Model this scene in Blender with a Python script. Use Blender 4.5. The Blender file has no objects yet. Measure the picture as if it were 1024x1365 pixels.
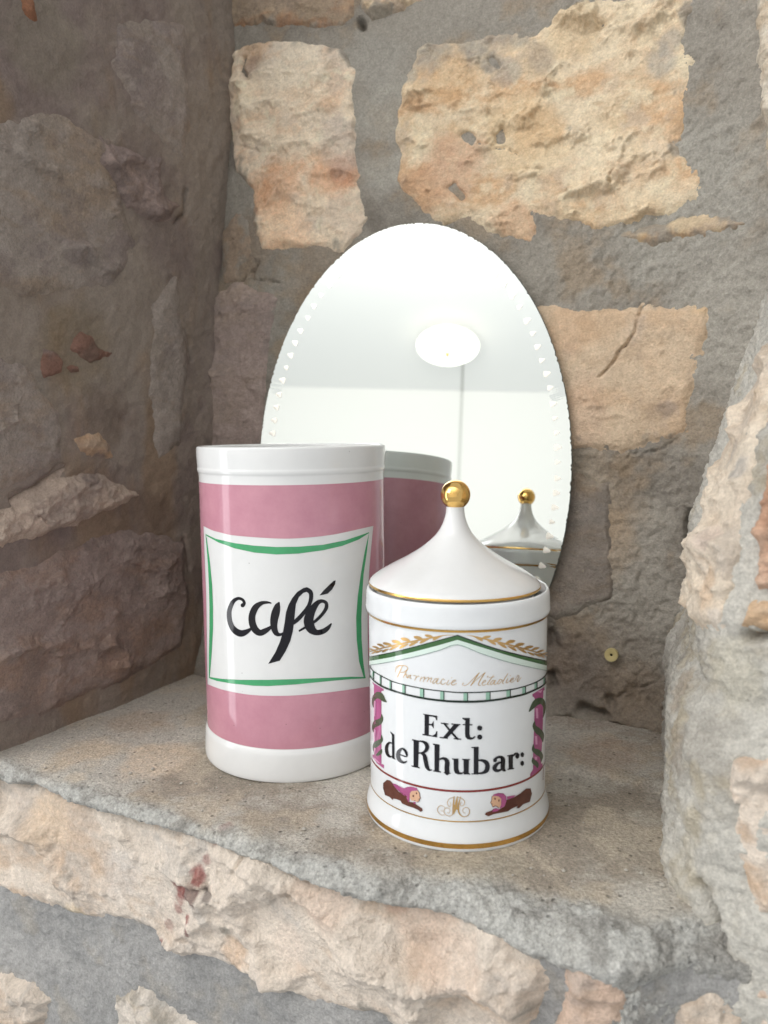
import bpy, bmesh, math
import numpy as np
from mathutils import Vector, Matrix
from mathutils.geometry import tessellate_polygon

SC = bpy.context.scene
COL = SC.collection

# ------------------------------------------------------------------ camera
FPX, PITCH, ROLL, CAMH = 1025.0, 0.1067, -0.0096, 0.1988      # focal length in photo pixels (1024 x 1365)
CF = np.array([0, math.cos(PITCH), -math.sin(PITCH)])
_r = np.array([1.0, 0, 0]); _u = np.array([0, math.sin(PITCH), math.cos(PITCH)])
CR = math.cos(ROLL) * _r + math.sin(ROLL) * _u
CU = -math.sin(ROLL) * _r + math.cos(ROLL) * _u
CC = np.array([0, 0, CAMH])
cam = bpy.data.cameras.new('camera')
camo = bpy.data.objects.new('camera', cam); COL.objects.link(camo)
M = Matrix.Identity(4)
for i in range(3):
    M[i][0] = CR[i]; M[i][1] = CU[i]; M[i][2] = -CF[i]; M[i][3] = CC[i]
camo.matrix_world = M
cam.sensor_fit = 'VERTICAL'; cam.sensor_height = 36.0; cam.lens = FPX / 1365 * 36
cam.clip_start = 0.01; cam.clip_end = 100
cam.dof.use_dof = True; cam.dof.focus_distance = 0.425; cam.dof.aperture_fstop = 10.0
SC.camera = camo

# ------------------------------------------------------------------ light
SC.view_settings.view_transform = 'Standard'
SC.view_settings.look = 'None'
SC.view_settings.exposure = 0.40
SC.view_settings.gamma = 1.0
W = bpy.data.worlds.new('World'); SC.world = W; W.use_nodes = True
W.node_tree.nodes['Background'].inputs[0].default_value = (0.92, 0.96, 1.0, 1)
W.node_tree.nodes['Background'].inputs[1].default_value = 0.52

def area(name, loc, target, sx, sy, watts, colr):
    l = bpy.data.lights.new(name, 'AREA'); l.shape = 'RECTANGLE'; l.size = sx; l.size_y = sy
    l.energy = watts; l.color = colr
    o = bpy.data.objects.new(name, l); COL.objects.link(o); o.location = loc
    o.rotation_euler = (Vector(target) - Vector(loc)).to_track_quat('-Z', 'Y').to_euler()
    return o
area('window_light', (-1.78, 0.16, 0.0), (-.1, .42, .05), 0.34, 1.9, 4.6, (0.97, 0.985, 1.0))
area('room_window_light', (-1.80, -0.48, 1.28), (0.05, .45, .08), 1.1, 1.2, 16.0, (0.975, 0.985, 1.0))
area('added_room_fill_light', (-0.55, -0.2, 0.75), (-2.0, -2.6, 2.0), 1.2, 1.2, 55.0, (1.0, 0.975, 0.945))  # added fill, no real window: brightens the wall and ceiling the mirror shows

# ------------------------------------------------------------------ helpers
def link(o, parent=None):
    COL.objects.link(o)
    if parent is not None: o.parent = parent
    return o

def empty(name, loc=(0, 0, 0)):
    o = bpy.data.objects.new(name, None); o.empty_display_size = .02; COL.objects.link(o); o.location = loc
    return o

def tag(o, label=None, cat=None, kind=None, group=None):
    for k, v in (('label', label), ('category', cat), ('kind', kind), ('group', group)):
        if v: o[k] = v
    return o

def mesh_np(name, V, Fq, mat, parent=None, colr=None, smooth=True):
    """arrays -> mesh object; faces as (n,4) or (n,3) int array"""
    V = np.asarray(V, np.float32); Fq = np.asarray(Fq, np.int32)
    me = bpy.data.meshes.new(name)
    k = Fq.shape[1]
    me.vertices.add(len(V)); me.vertices.foreach_set('co', V.ravel())
    me.loops.add(Fq.size); me.loops.foreach_set('vertex_index', Fq.ravel())
    me.polygons.add(len(Fq))
    me.polygons.foreach_set('loop_start', np.arange(0, Fq.size, k, dtype=np.int32))
    me.polygons.foreach_set('use_smooth', np.full(len(Fq), smooth, bool))
    if colr is not None:
        at = me.color_attributes.new('pigment', 'FLOAT_COLOR', 'POINT')
        c4 = np.ones((len(V), 4), np.float32); c4[:, :3] = colr
        at.data.foreach_set('color', c4.ravel())
    me.update(calc_edges=True); me.validate()
    if mat: me.materials.append(mat)
    return link(bpy.data.objects.new(name, me), parent)

class MB:
    def __init__(s): s.v = []; s.f = []
    def add(s, V, F):
        b = len(s.v); s.v += [tuple(map(float, p)) for p in V]; s.f += [tuple(b + i for i in f) for f in F]
    def build(s, name, mat, parent=None, smooth=True, loc=None):
        me = bpy.data.meshes.new(name); me.from_pydata(s.v, [], s.f)
        me.polygons.foreach_set('use_smooth', np.full(len(s.f), smooth, bool)); me.update()
        me.materials.append(mat)
        o = link(bpy.data.objects.new(name, me), parent)
        if loc: o.location = loc
        return o

def lathe(prof, n=160, closed=False):
    V = []; F = []
    for r, z in prof:
        for i in range(n):
            a = 2 * math.pi * i / n
            V.append((r * math.sin(a), -r * math.cos(a), z))
    m = len(prof)
    for j in range(m - 1 + (1 if closed else 0)):
        k = (j + 1) % m
        for i in range(n):
            i2 = (i + 1) % n
            F.append((j * n + i, j * n + i2, k * n + i2, k * n + i))
    return V, F

def smooth_prof(pts, n=6):
    """Catmull-Rom through (r,z) points"""
    P = [np.array(p, float) for p in pts]; out = []
    for i in range(len(P) - 1):
        p0 = P[max(i - 1, 0)]; p1 = P[i]; p2 = P[i + 1]; p3 = P[min(i + 2, len(P) - 1)]
        for k in range(n):
            t = k / n
            out.append(.5 * ((2 * p1) + (p2 - p0) * t + (2 * p0 - 5 * p1 + 4 * p2 - p3) * t * t + (3 * p1 - p0 - 3 * p2 + p3) * t ** 3))
    out.append(P[-1])
    return out

def ray(px, py):
    d = (px - 512) / FPX * CR - (py - 682.5) / FPX * CU + CF
    return d / np.linalg.norm(d)

def project(P):
    d = P - CC; z = d @ CF
    return np.stack([512 + FPX * (d @ CR) / z, 682.5 - FPX * (d @ CU) / z, z], -1)

def on_z(px, py, z=0.0):
    d = ray(px, py); return CC + d * (z - CAMH) / d[2]

# ------------------------------------------------------------------ noise (numpy)
def _hash(ix, iy, iz, seed):
    h = (ix.astype(np.int64) * 374761393 + iy.astype(np.int64) * 668265263 + iz.astype(np.int64) * 1274126177 + seed * 974634777) & 0xFFFFFFFF
    h = ((h ^ (h >> 13)) * 1274126177) & 0xFFFFFFFF
    h = ((h ^ (h >> 16)) * 2246822519) & 0xFFFFFFFF
    return ((h ^ (h >> 15)) & 0xFFFFFF) / float(0xFFFFFF)

def vnoise(P, seed=0):
    i = np.floor(P).astype(np.int64); f = P - i
    u = f * f * f * (f * (f * 6 - 15) + 10)
    x, y, z = i[:, 0], i[:, 1], i[:, 2]
    r = 0
    for dx in (0, 1):
        wx = u[:, 0] if dx else 1 - u[:, 0]
        for dy in (0, 1):
            wy = u[:, 1] if dy else 1 - u[:, 1]
            for dz in (0, 1):
                wz = u[:, 2] if dz else 1 - u[:, 2]
                r = r + wx * wy * wz * _hash(x + dx, y + dy, z + dz, seed)
    return r * 2 - 1

_ROT = np.array([[.00, .80, .60], [-.80, .36, -.48], [-.60, -.48, .64]])
def fbm(P, freq, octv=4, seed=0, gain=.5, ridge=False):
    p = P * freq; a = 1.0; s = 0; tot = 0
    for o in range(octv):
        n = vnoise(p, seed + o * 17)
        if ridge: n = .6 - 2 * np.abs(n)
        s = s + a * n; tot += a; a *= gain; p = (p @ _ROT.T) * 2.03 + 11.7
    return s / tot

def facets(Q, cell, seed, tilt=.3, step=.1):
    """broken rock: hollow chip scars that meet in crisp ridges, a few of them stepped. Q (n,2) metres -> height in metres"""
    q = Q / cell; i = np.floor(q).astype(np.int64)
    best = np.full(len(q), 1e9); H = np.zeros(len(q)); L = np.full(len(q), 1e9)
    z0 = np.zeros(len(q), np.int64)
    for dx in (-1, 0, 1):
        for dy in (-1, 0, 1):
            cx = i[:, 0] + dx; cy = i[:, 1] + dy
            jx = cx + .1 + .8 * _hash(cx, cy, z0, seed); jy = cy + .1 + .8 * _hash(cx, cy, z0 + 1, seed)
            ddx = q[:, 0] - jx; ddy = q[:, 1] - jy
            d = ddx * ddx + ddy * ddy
            tx = (_hash(cx, cy, z0 + 2, seed) * 2 - 1) * tilt; ty = (_hash(cx, cy, z0 + 3, seed) * 2 - 1) * tilt
            pl = tx * ddx + ty * ddy
            L = np.minimum(L, pl + .55 * d + .22 * _hash(cx, cy, z0 + 5, seed))
            h = (_hash(cx, cy, z0 + 4, seed) * 2 - 1) * step + pl * .3
            m = d < best
            best = np.where(m, d, best); H = np.where(m, h, H)
    return (L - .25 + H * .5) * cell

def sst(a, b, x):
    t = np.clip((x - a) / (b - a), 0, 1); return t * t * (3 - 2 * t)

def mix(a, b, t):
    return a + (b - a) * t[:, None]

def srgb(*c):
    c = np.array(c, float) / 255
    return np.where(c <= .04045, c / 12.92, ((c + .055) / 1.055) ** 2.4)

# ------------------------------------------------------------------ materials
def nmat(name):
    m = bpy.data.materials.new(name); m.use_nodes = True
    nt = m.node_tree; return m, nt, nt.nodes['Principled BSDF']

def rock_material(name, rough=.92, grain=.35, bump1=(900, .0010), bump2=(300, .0016), pits=0.0, spec=.25):
    m, nt, b = nmat(name); N = nt.nodes; L = nt.links
    at = N.new('ShaderNodeAttribute'); at.attribute_name = 'pigment'
    tc = N.new('ShaderNodeTexCoord')
    def noise(scale, det=4, rg=.6):
        n = N.new('ShaderNodeTexNoise'); n.inputs['Scale'].default_value = scale; n.inputs['Detail'].default_value = det
        n.inputs['Roughness'].default_value = rg; L.new(tc.outputs['Object'], n.inputs['Vector']); return n
    n1 = noise(bump1[0], 3); n2 = noise(bump2[0], 5, .65); n3 = noise(750, 3)
    mr = N.new('ShaderNodeMapRange'); mr.inputs[1].default_value = .3; mr.inputs[2].default_value = .7
    mr.inputs[3].default_value = 1 - grain; mr.inputs[4].default_value = 1 + grain
    L.new(n3.outputs['Fac'], mr.inputs[0])
    mr2 = N.new('ShaderNodeMapRange'); mr2.inputs[1].default_value = .3; mr2.inputs[2].default_value = .7
    mr2.inputs[3].default_value = 1 - grain * .5; mr2.inputs[4].default_value = 1 + grain * .5
    L.new(n2.outputs['Fac'], mr2.inputs[0])
    mu = N.new('ShaderNodeMath'); mu.operation = 'MULTIPLY'; L.new(mr.outputs[0], mu.inputs[0]); L.new(mr2.outputs[0], mu.inputs[1])
    vm = N.new('ShaderNodeVectorMath'); vm.operation = 'SCALE'
    L.new(at.outputs['Color'], vm.inputs[0]); L.new(mu.outputs[0], vm.inputs['Scale'])
    colr = vm.outputs[0]
    h = N.new('ShaderNodeMath'); h.operation = 'MULTIPLY'; h.inputs[1].default_value = bump1[1]; L.new(n1.outputs['Fac'], h.inputs[0])
    h2 = N.new('ShaderNodeMath'); h2.operation = 'MULTIPLY_ADD'; h2.inputs[1].default_value = bump2[1]
    L.new(n2.outputs['Fac'], h2.inputs[0]); L.new(h.outputs[0], h2.inputs[2])
    hh = h2.outputs[0]
    if pits:
        vo = N.new('ShaderNodeTexVoronoi'); vo.inputs['Scale'].default_value = 210; vo.inputs['Randomness'].default_value = 1
        L.new(tc.outputs['Object'], vo.inputs['Vector'])
        pr = N.new('ShaderNodeMapRange'); pr.inputs[1].default_value = .10; pr.inputs[2].default_value = .24; pr.inputs[3].default_value = -1; pr.inputs[4].default_value = 0
        L.new(vo.outputs['Distance'], pr.inputs[0])
        gate = N.new('ShaderNodeMath'); gate.operation = 'GREATER_THAN'; gate.inputs[1].default_value = .74
        sp = N.new('ShaderNodeSeparateColor'); L.new(vo.outputs['Color'], sp.inputs[0]); L.new(sp.outputs[0], gate.inputs[0])
        pm = N.new('ShaderNodeMath'); pm.operation = 'MULTIPLY'; L.new(pr.outputs[0], pm.inputs[0]); L.new(gate.outputs[0], pm.inputs[1])
        dk = N.new('ShaderNodeMath'); dk.operation = 'MULTIPLY_ADD'; dk.inputs[1].default_value = .5; dk.inputs[2].default_value = 1.0; L.new(pm.outputs[0], dk.inputs[0])
        vm2 = N.new('ShaderNodeVectorMath'); vm2.operation = 'SCALE'; L.new(colr, vm2.inputs[0]); L.new(dk.outputs[0], vm2.inputs['Scale']); colr = vm2.outputs[0]
        h3 = N.new('ShaderNodeMath'); h3.operation = 'MULTIPLY_ADD'; h3.inputs[1].default_value = pits
        L.new(pm.outputs[0], h3.inputs[0]); L.new(hh, h3.inputs[2]); hh = h3.outputs[0]
    bp = N.new('ShaderNodeBump'); bp.inputs['Strength'].default_value = 1; bp.inputs['Distance'].default_value = 1.0
    L.new(hh, bp.inputs['Height']); L.new(bp.outputs[0], b.inputs['Normal'])
    L.new(colr, b.inputs['Base Color']); b.inputs['Roughness'].default_value = rough
    b.inputs['Specular IOR Level'].default_value = spec
    return m

MORTAR = rock_material('lime_mortar', grain=.17, bump1=(900, .0007), bump2=(260, .0012))
SHADED = rock_material('smeared_mortar', grain=.10, bump1=(700, .0004), bump2=(150, .0014))
LEDGE = rock_material('ledge_mortar', grain=.28, bump1=(800, .0008), bump2=(380, .0009), pits=.0007)
STONE = rock_material('sandstone', grain=.13, bump1=(800, .0008), bump2=(220, .0016))

def glaze(name, colr, rough=.07, var=None, coat=0.0, spec=.5):
    m, nt, b = nmat(name); N = nt.nodes; L = nt.links
    b.inputs['Roughness'].default_value = rough; b.inputs['Specular IOR Level'].default_value = spec
    b.inputs['Coat Weight'].default_value = coat; b.inputs['Coat Roughness'].default_value = .04
    c2 = var if var is not None else tuple(x * .965 for x in colr)
    tc = N.new('ShaderNodeTexCoord')
    n = N.new('ShaderNodeTexNoise'); n.inputs['Scale'].default_value = 60; n.inputs['Detail'].default_value = 6; n.inputs['Roughness'].default_value = .65
    L.new(tc.outputs['Object'], n.inputs['Vector'])
    cr = N.new('ShaderNodeValToRGB'); cr.color_ramp.elements[0].position = .35; cr.color_ramp.elements[1].position = .65
    cr.color_ramp.elements[0].color = (*colr, 1); cr.color_ramp.elements[1].color = (*c2, 1)
    L.new(n.outputs['Fac'], cr.inputs[0])
    # kiln specks
    vo = N.new('ShaderNodeTexVoronoi'); vo.inputs['Scale'].default_value = 160; L.new(tc.outputs['Object'], vo.inputs['Vector'])
    sp = N.new('ShaderNodeSeparateColor'); L.new(vo.outputs['Color'], sp.inputs[0])
    g = N.new('ShaderNodeMath'); g.operation = 'GREATER_THAN'; g.inputs[1].default_value = .93; L.new(sp.outputs[0], g.inputs[0])
    l = N.new('ShaderNodeMath'); l.operation = 'LESS_THAN'; l.inputs[1].default_value = .05; L.new(vo.outputs['Distance'], l.inputs[0])
    a = N.new('ShaderNodeMath'); a.operation = 'MULTIPLY'; L.new(g.outputs[0], a.inputs[0]); L.new(l.outputs[0], a.inputs[1])
    s = N.new('ShaderNodeMath'); s.operation = 'MULTIPLY'; s.inputs[1].default_value = .5; L.new(a.outputs[0], s.inputs[0])
    mx = N.new('ShaderNodeMix'); mx.data_type = 'RGBA'
    L.new(s.outputs[0], mx.inputs['Factor']); L.new(cr.outputs[0], mx.inputs['A']); mx.inputs['B'].default_value = (.12, .09, .08, 1)
    L.new(mx.outputs['Result'], b.inputs['Base Color'])
    # very slight waviness of the fired glaze
    n2 = N.new('ShaderNodeTexNoise'); n2.inputs['Scale'].default_value = 45; n2.inputs['Detail'].default_value = 2; L.new(tc.outputs['Object'], n2.inputs['Vector'])
    bp = N.new('ShaderNodeBump'); bp.inputs['Strength'].default_value = 1; bp.inputs['Distance'].default_value = .00006
    L.new(n2.outputs['Fac'], bp.inputs['Height']); L.new(bp.outputs[0], b.inputs['Normal'])
    return m

WHITE = glaze('white_porcelain', (.75, .765, .775))
WHITE_WARM = glaze('ivory_porcelain', (.735, .735, .725))
PINK = glaze('pink_glaze', (.50, .228, .288), var=(.56, .27, .33))
GREEN = glaze('green_glaze', (.055, .30, .125), var=(.07, .37, .16))
BLACK = glaze('black_glaze', (.006, .005, .008), rough=.08, spec=.4)
DKGREEN = glaze('dark_green_enamel', (.05, .13, .045))
NEARBLACK = glaze('green_black_enamel', (.012, .022, .014))
PALEGREEN = glaze('pale_green_wash', (.66, .77, .70))
MIDGREEN = glaze('soft_green_enamel', (.30, .50, .39))
TEALLINE = glaze('teal_line_enamel', (.16, .24, .22))
MAGENTA = glaze('magenta_enamel', (.44, .11, .26), var=(.32, .065, .18))
PALEMAG = glaze('pale_magenta_enamel', (.68, .32, .50))
SNAKE = glaze('snake_green_enamel', (.045, .075, .04), var=(.09, .10, .06))
REDLINE = glaze('red_brown_enamel', (.22, .03, .025))
BROWN = glaze('brown_enamel', (.075, .022, .016), var=(.13, .045, .03))
SKIN = glaze('peach_enamel', (.66, .40, .26))

def gold(name, colr=(.80, .50, .16), rough=.22):
    m, nt, b = nmat(name); N = nt.nodes; L = nt.links
    b.inputs['Base Color'].default_value = (*colr, 1); b.inputs['Metallic'].default_value = 1
    tc = N.new('ShaderNodeTexCoord'); n = N.new('ShaderNodeTexNoise'); n.inputs['Scale'].default_value = 300; n.inputs['Detail'].default_value = 3
    L.new(tc.outputs['Object'], n.inputs['Vector'])
    mr = N.new('ShaderNodeMapRange'); mr.inputs[3].default_value = rough * .6; mr.inputs[4].default_value = rough * 1.4
    L.new(n.outputs['Fac'], mr.inputs[0]); L.new(mr.outputs[0], b.inputs['Roughness'])
    return m
GOLD = gold('gilding'); GOLDBALL = gold('polished_gilding', (.83, .52, .17), .07)
GOLDINK = gold('gold_ink', (.70, .44, .18), .34)

def plain(name, colr, rough=.6, metal=0, emit=None):
    m, nt, b = nmat(name); b.inputs['Base Color'].default_value = (*colr, 1)
    b.inputs['Roughness'].default_value = rough; b.inputs['Metallic'].default_value = metal
    if emit:
        b.inputs['Emission Color'].default_value = (*emit[0], 1); b.inputs['Emission Strength'].default_value = emit[1]
    return m

# ------------------------------------------------------------------ surfaces of the niche
def polyline(pts):
    P = np.array(pts, float)
    # dense Catmull-Rom, then arc length table
    D = np.array(smooth_prof(pts, 12))
    s = np.r_[0, np.cumsum(np.linalg.norm(np.diff(D[:, :2], axis=0), axis=1))]
    return s, D

class Surf:
    """a curved wall: base(a,b) gives 3-D points; inv maps photo pixels to (a,b) on the visible side"""
    def __init__(s, base, ar, br, step=.002):
        s.base = base; s.ar = ar; s.br = br
        A, B = np.meshgrid(np.arange(ar[0], ar[1], step), np.arange(br[0], br[1], step), indexing='ij')
        s.A = A.ravel(); s.B = B.ravel()
        s.P = base(s.A, s.B); s.q = project(s.P)
    def inv(s, pts):
        out = []
        for x, y in pts:
            d = np.hypot(s.q[:, 0] - x, s.q[:, 1] - y)
            d = np.where(s.q[:, 2] > .05, d, 1e9)
            c = d < d.min() + 3.0
            i = np.where(c, s.q[:, 2] + d * .002, 1e9).argmin()
            out.append((s.A[i], s.B[i]))
        return np.array(out)
    def pos(s, pts):
        q = s.inv(pts); return s.base(q[:, 0], q[:, 1])
    def normals(s, a, b):
        e = .003
        ta = s.base(a + e, b) - s.base(a - e, b); tb = s.base(a, b + e) - s.base(a, b - e)
        n = np.cross(ta, tb); n /= np.linalg.norm(n, axis=1)[:, None]
        return n

def curve_eval(tab, a):
    s, D = tab
    return np.stack([np.interp(a, s, D[:, k]) for k in range(D.shape[1])], -1)

# back wall: plan curve, leaning back a little
BW = polyline([(-.185, .642), (-.157, .623), (-.12, .598), (-.08, .574), (-.03, .5585), (.03, .5395), (.09, .5195), (.13, .505),
               (.17, .487), (.198, .464), (.222, .43), (.25, .385), (.29, .33)])
def bw_base(a, b):
    p = curve_eval(BW, a); return np.stack([p[:, 0] + .029 * b, p[:, 1] + .090 * b, b], -1)
BACK = Surf(bw_base, (0, BW[0][-1]), (-.02, .62))
# left wall
LW = polyline([(-.43, .50), (-.33, .462), (-.285, .445), (-.262, .440), (-.249, .452), (-.238, .475), (-.215, .517), (-.186, .567), (-.155, .622), (-.140, .650), (-.09, .76)])
def lw_base(a, b):
    p = curve_eval(LW, a); return np.stack([p[:, 0] + .05 * b, p[:, 1], b], -1)
LEFT = Surf(lw_base, (0, LW[0][-1]), (-.02, .62))
# right jamb
RW = polyline([(.235, .535), (.205, .505), (.186, .482), (.172, .45), (.158, .414), (.145, .378), (.134, .345), (.127, .318), (.131, .292), (.155, .266), (.20, .237), (.30, .18)])
_dz = np.array([(-.3, .02), (-.12, .012), (-.05, .004), (0, .004), (.027, -.001), (.05, -.003), (.066, -.002), (.08, .003), (.092, .0115), (.105, .0105), (.12, .0095),
                (.147, .0125), (.19, .028), (.23, .046), (.25, .054), (.30, .072), (.45, .10), (.7, .12)])
def rw_base(a, b):
    p = curve_eval(RW, a); return np.stack([p[:, 0] + np.interp(b, _dz[:, 0], _dz[:, 1]) * .8, p[:, 1], b], -1)
RIGHT = Surf(rw_base, (0, RW[0][-1]), (-.25, .45))
# ledge: front edge curve traced on the top of the shelf, rolled over at the front
_fe = [on_z(x, y)[:2] for x, y in ((0, 1014), (60, 1034), (150, 1060), (300, 1102), (400, 1132), (500, 1157), (602, 1168), (669, 1183), (766, 1204), (858, 1222))]
_fe = [(_fe[0][0] - .26, _fe[0][1] + .135), (_fe[0][0] - .10, _fe[0][1] + .055)] + [tuple(p) for p in _fe] + [(_fe[-1][0] + .045, _fe[-1][1] + .002), (_fe[-1][0] + .16, _fe[-1][1] - .055)]
_rad = [.006, .006, .006, .006, .007, .008, .009, .011, .014, .018, .024, .028, .030, .030]
FE = polyline([(p[0], p[1], r) for p, r in zip(_fe, _rad)])
NF = np.array([-.47, -.883]); NB = np.array([.27, .963])
def lg_base(a, b):
    """b >= 0 runs back over the shelf, b < 0 rolls over the front edge and down"""
    p = curve_eval(FE, a); r = p[:, 2]
    q = np.maximum(-b, 0); back = np.maximum(b, 0)
    ph = np.minimum(q / r, math.pi / 2); down = np.maximum(q - r * math.pi / 2, 0)
    out = r * np.sin(ph); z = -(r - r * np.cos(ph)) - down
    return np.stack([p[:, 0] + NB[0] * back + NF[0] * out, p[:, 1] + NB[1] * back + NF[1] * out, z], -1)
SHELF = Surf(lg_base, (0, FE[0][-1]), (-.06, .40))
# front wall below the ledge
def fw_base(a, b):
    p = curve_eval(FE, a); o = p[:, 2] - .004
    return np.stack([p[:, 0] + NF[0] * o, p[:, 1] + NF[1] * o, b], -1)
FRONT = Surf(fw_base, (0, FE[0][-1]), (-.26, -.003))
FRONTM = Surf(fw_base, (0, FE[0][-1]), (-.26, -.0085), .004)

def grid_faces(na, nb, keep=None):
    i = np.arange((na - 1) * (nb - 1)); r = i // (nb - 1); c = i % (nb - 1)
    q = np.stack([r * nb + c, (r + 1) * nb + c, (r + 1) * nb + c + 1, r * nb + c + 1], -1)
    if keep is not None: q = q[keep[q].any(1)]
    return q

def seg_dist(P, A, B):
    ab = B - A; t = np.clip(((P - A) @ ab) / max(ab @ ab, 1e-12), 0, 1)
    return np.linalg.norm(P - (A + t[:, None] * ab), axis=1)

def crack(P, surf, px, width, depth, seed=5):
    """a groove along a pixel polyline; returns displacement"""
    C = surf.pos(px); d = np.full(len(P), 1e9)
    lo = C.min(0) - .01; hi = C.max(0) + .01
    m = ((P > lo) & (P < hi)).all(1)
    if not m.any(): return np.zeros(len(P))
    Q = P[m]; Qw = Q + .0018 * np.stack([fbm(Q, 160, 3, seed + k) for k in range(3)], -1)
    dd = np.full(len(Q), 1e9)
    for i in range(len(C) - 1): dd = np.minimum(dd, seg_dist(Qw, C[i], C[i + 1]))
    w = width * (1 + .5 * fbm(Q, 90, 2, seed + 9))
    r = np.zeros(len(P)); r[m] = -depth * np.exp(-(dd / w) ** 2)
    return r

def paint(P, colr, surf, blobs, seed=40):
    for k, (x, y, rad, c, st) in enumerate(blobs):
        C = surf.pos([(x, y)])[0]; sc = (C - CC) @ CF / FPX
        rm = rad * sc
        m = np.linalg.norm(P - C, axis=1) < rm * 2.2
        if not m.any(): continue
        Q = P[m]
        d = np.linalg.norm(Q - C, axis=1) / rm
        d = d * (1 + .55 * fbm(Q, 1.3 / max(rm, .004), 4, seed + k, .6))
        t = sst(1.15, .55, d) * st * (.75 + .25 * fbm(Q, 350, 3, seed + 3 + k))
        colr[m] = mix(colr[m], c, np.clip(t, 0, 1))
    return colr

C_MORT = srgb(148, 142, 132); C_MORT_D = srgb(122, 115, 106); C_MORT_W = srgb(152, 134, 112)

def sheet(name, surf, step, dispf, colf, mat, clip=None):
    A = np.arange(surf.ar[0] + .004, surf.ar[1] - .004, step); B = np.arange(surf.br[0], surf.br[1], step)
    na, nb = len(A), len(B)
    a, b = [g.ravel() for g in np.meshgrid(A, B, indexing='ij')]
    P = surf.base(a, b); Nn = surf.normals(a, b)
    h = dispf(P, a, b)
    V = P + Nn * h[:, None]
    return mesh_np(name, V, grid_faces(na, nb), mat, None, np.clip(colf(P, a, b), .004, .9))

def poly_sdf(Q, poly):
    """signed distance (positive inside) of 2-D points to a polygon"""
    d = np.full(len(Q), 1e9); ins = np.zeros(len(Q), bool)
    n = len(poly)
    for i in range(n):
        A = poly[i]; B = poly[(i + 1) % n]
        d = np.minimum(d, seg_dist(Q, A, B))
        c = (A[1] > Q[:, 1]) != (B[1] > Q[:, 1])
        if B[1] != A[1]:
            xi = A[0] + (Q[:, 1] - A[1]) * (B[0] - A[0]) / (B[1] - A[1])
            ins ^= c & (Q[:, 0] < xi)
    return np.where(ins, d, -d)

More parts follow.
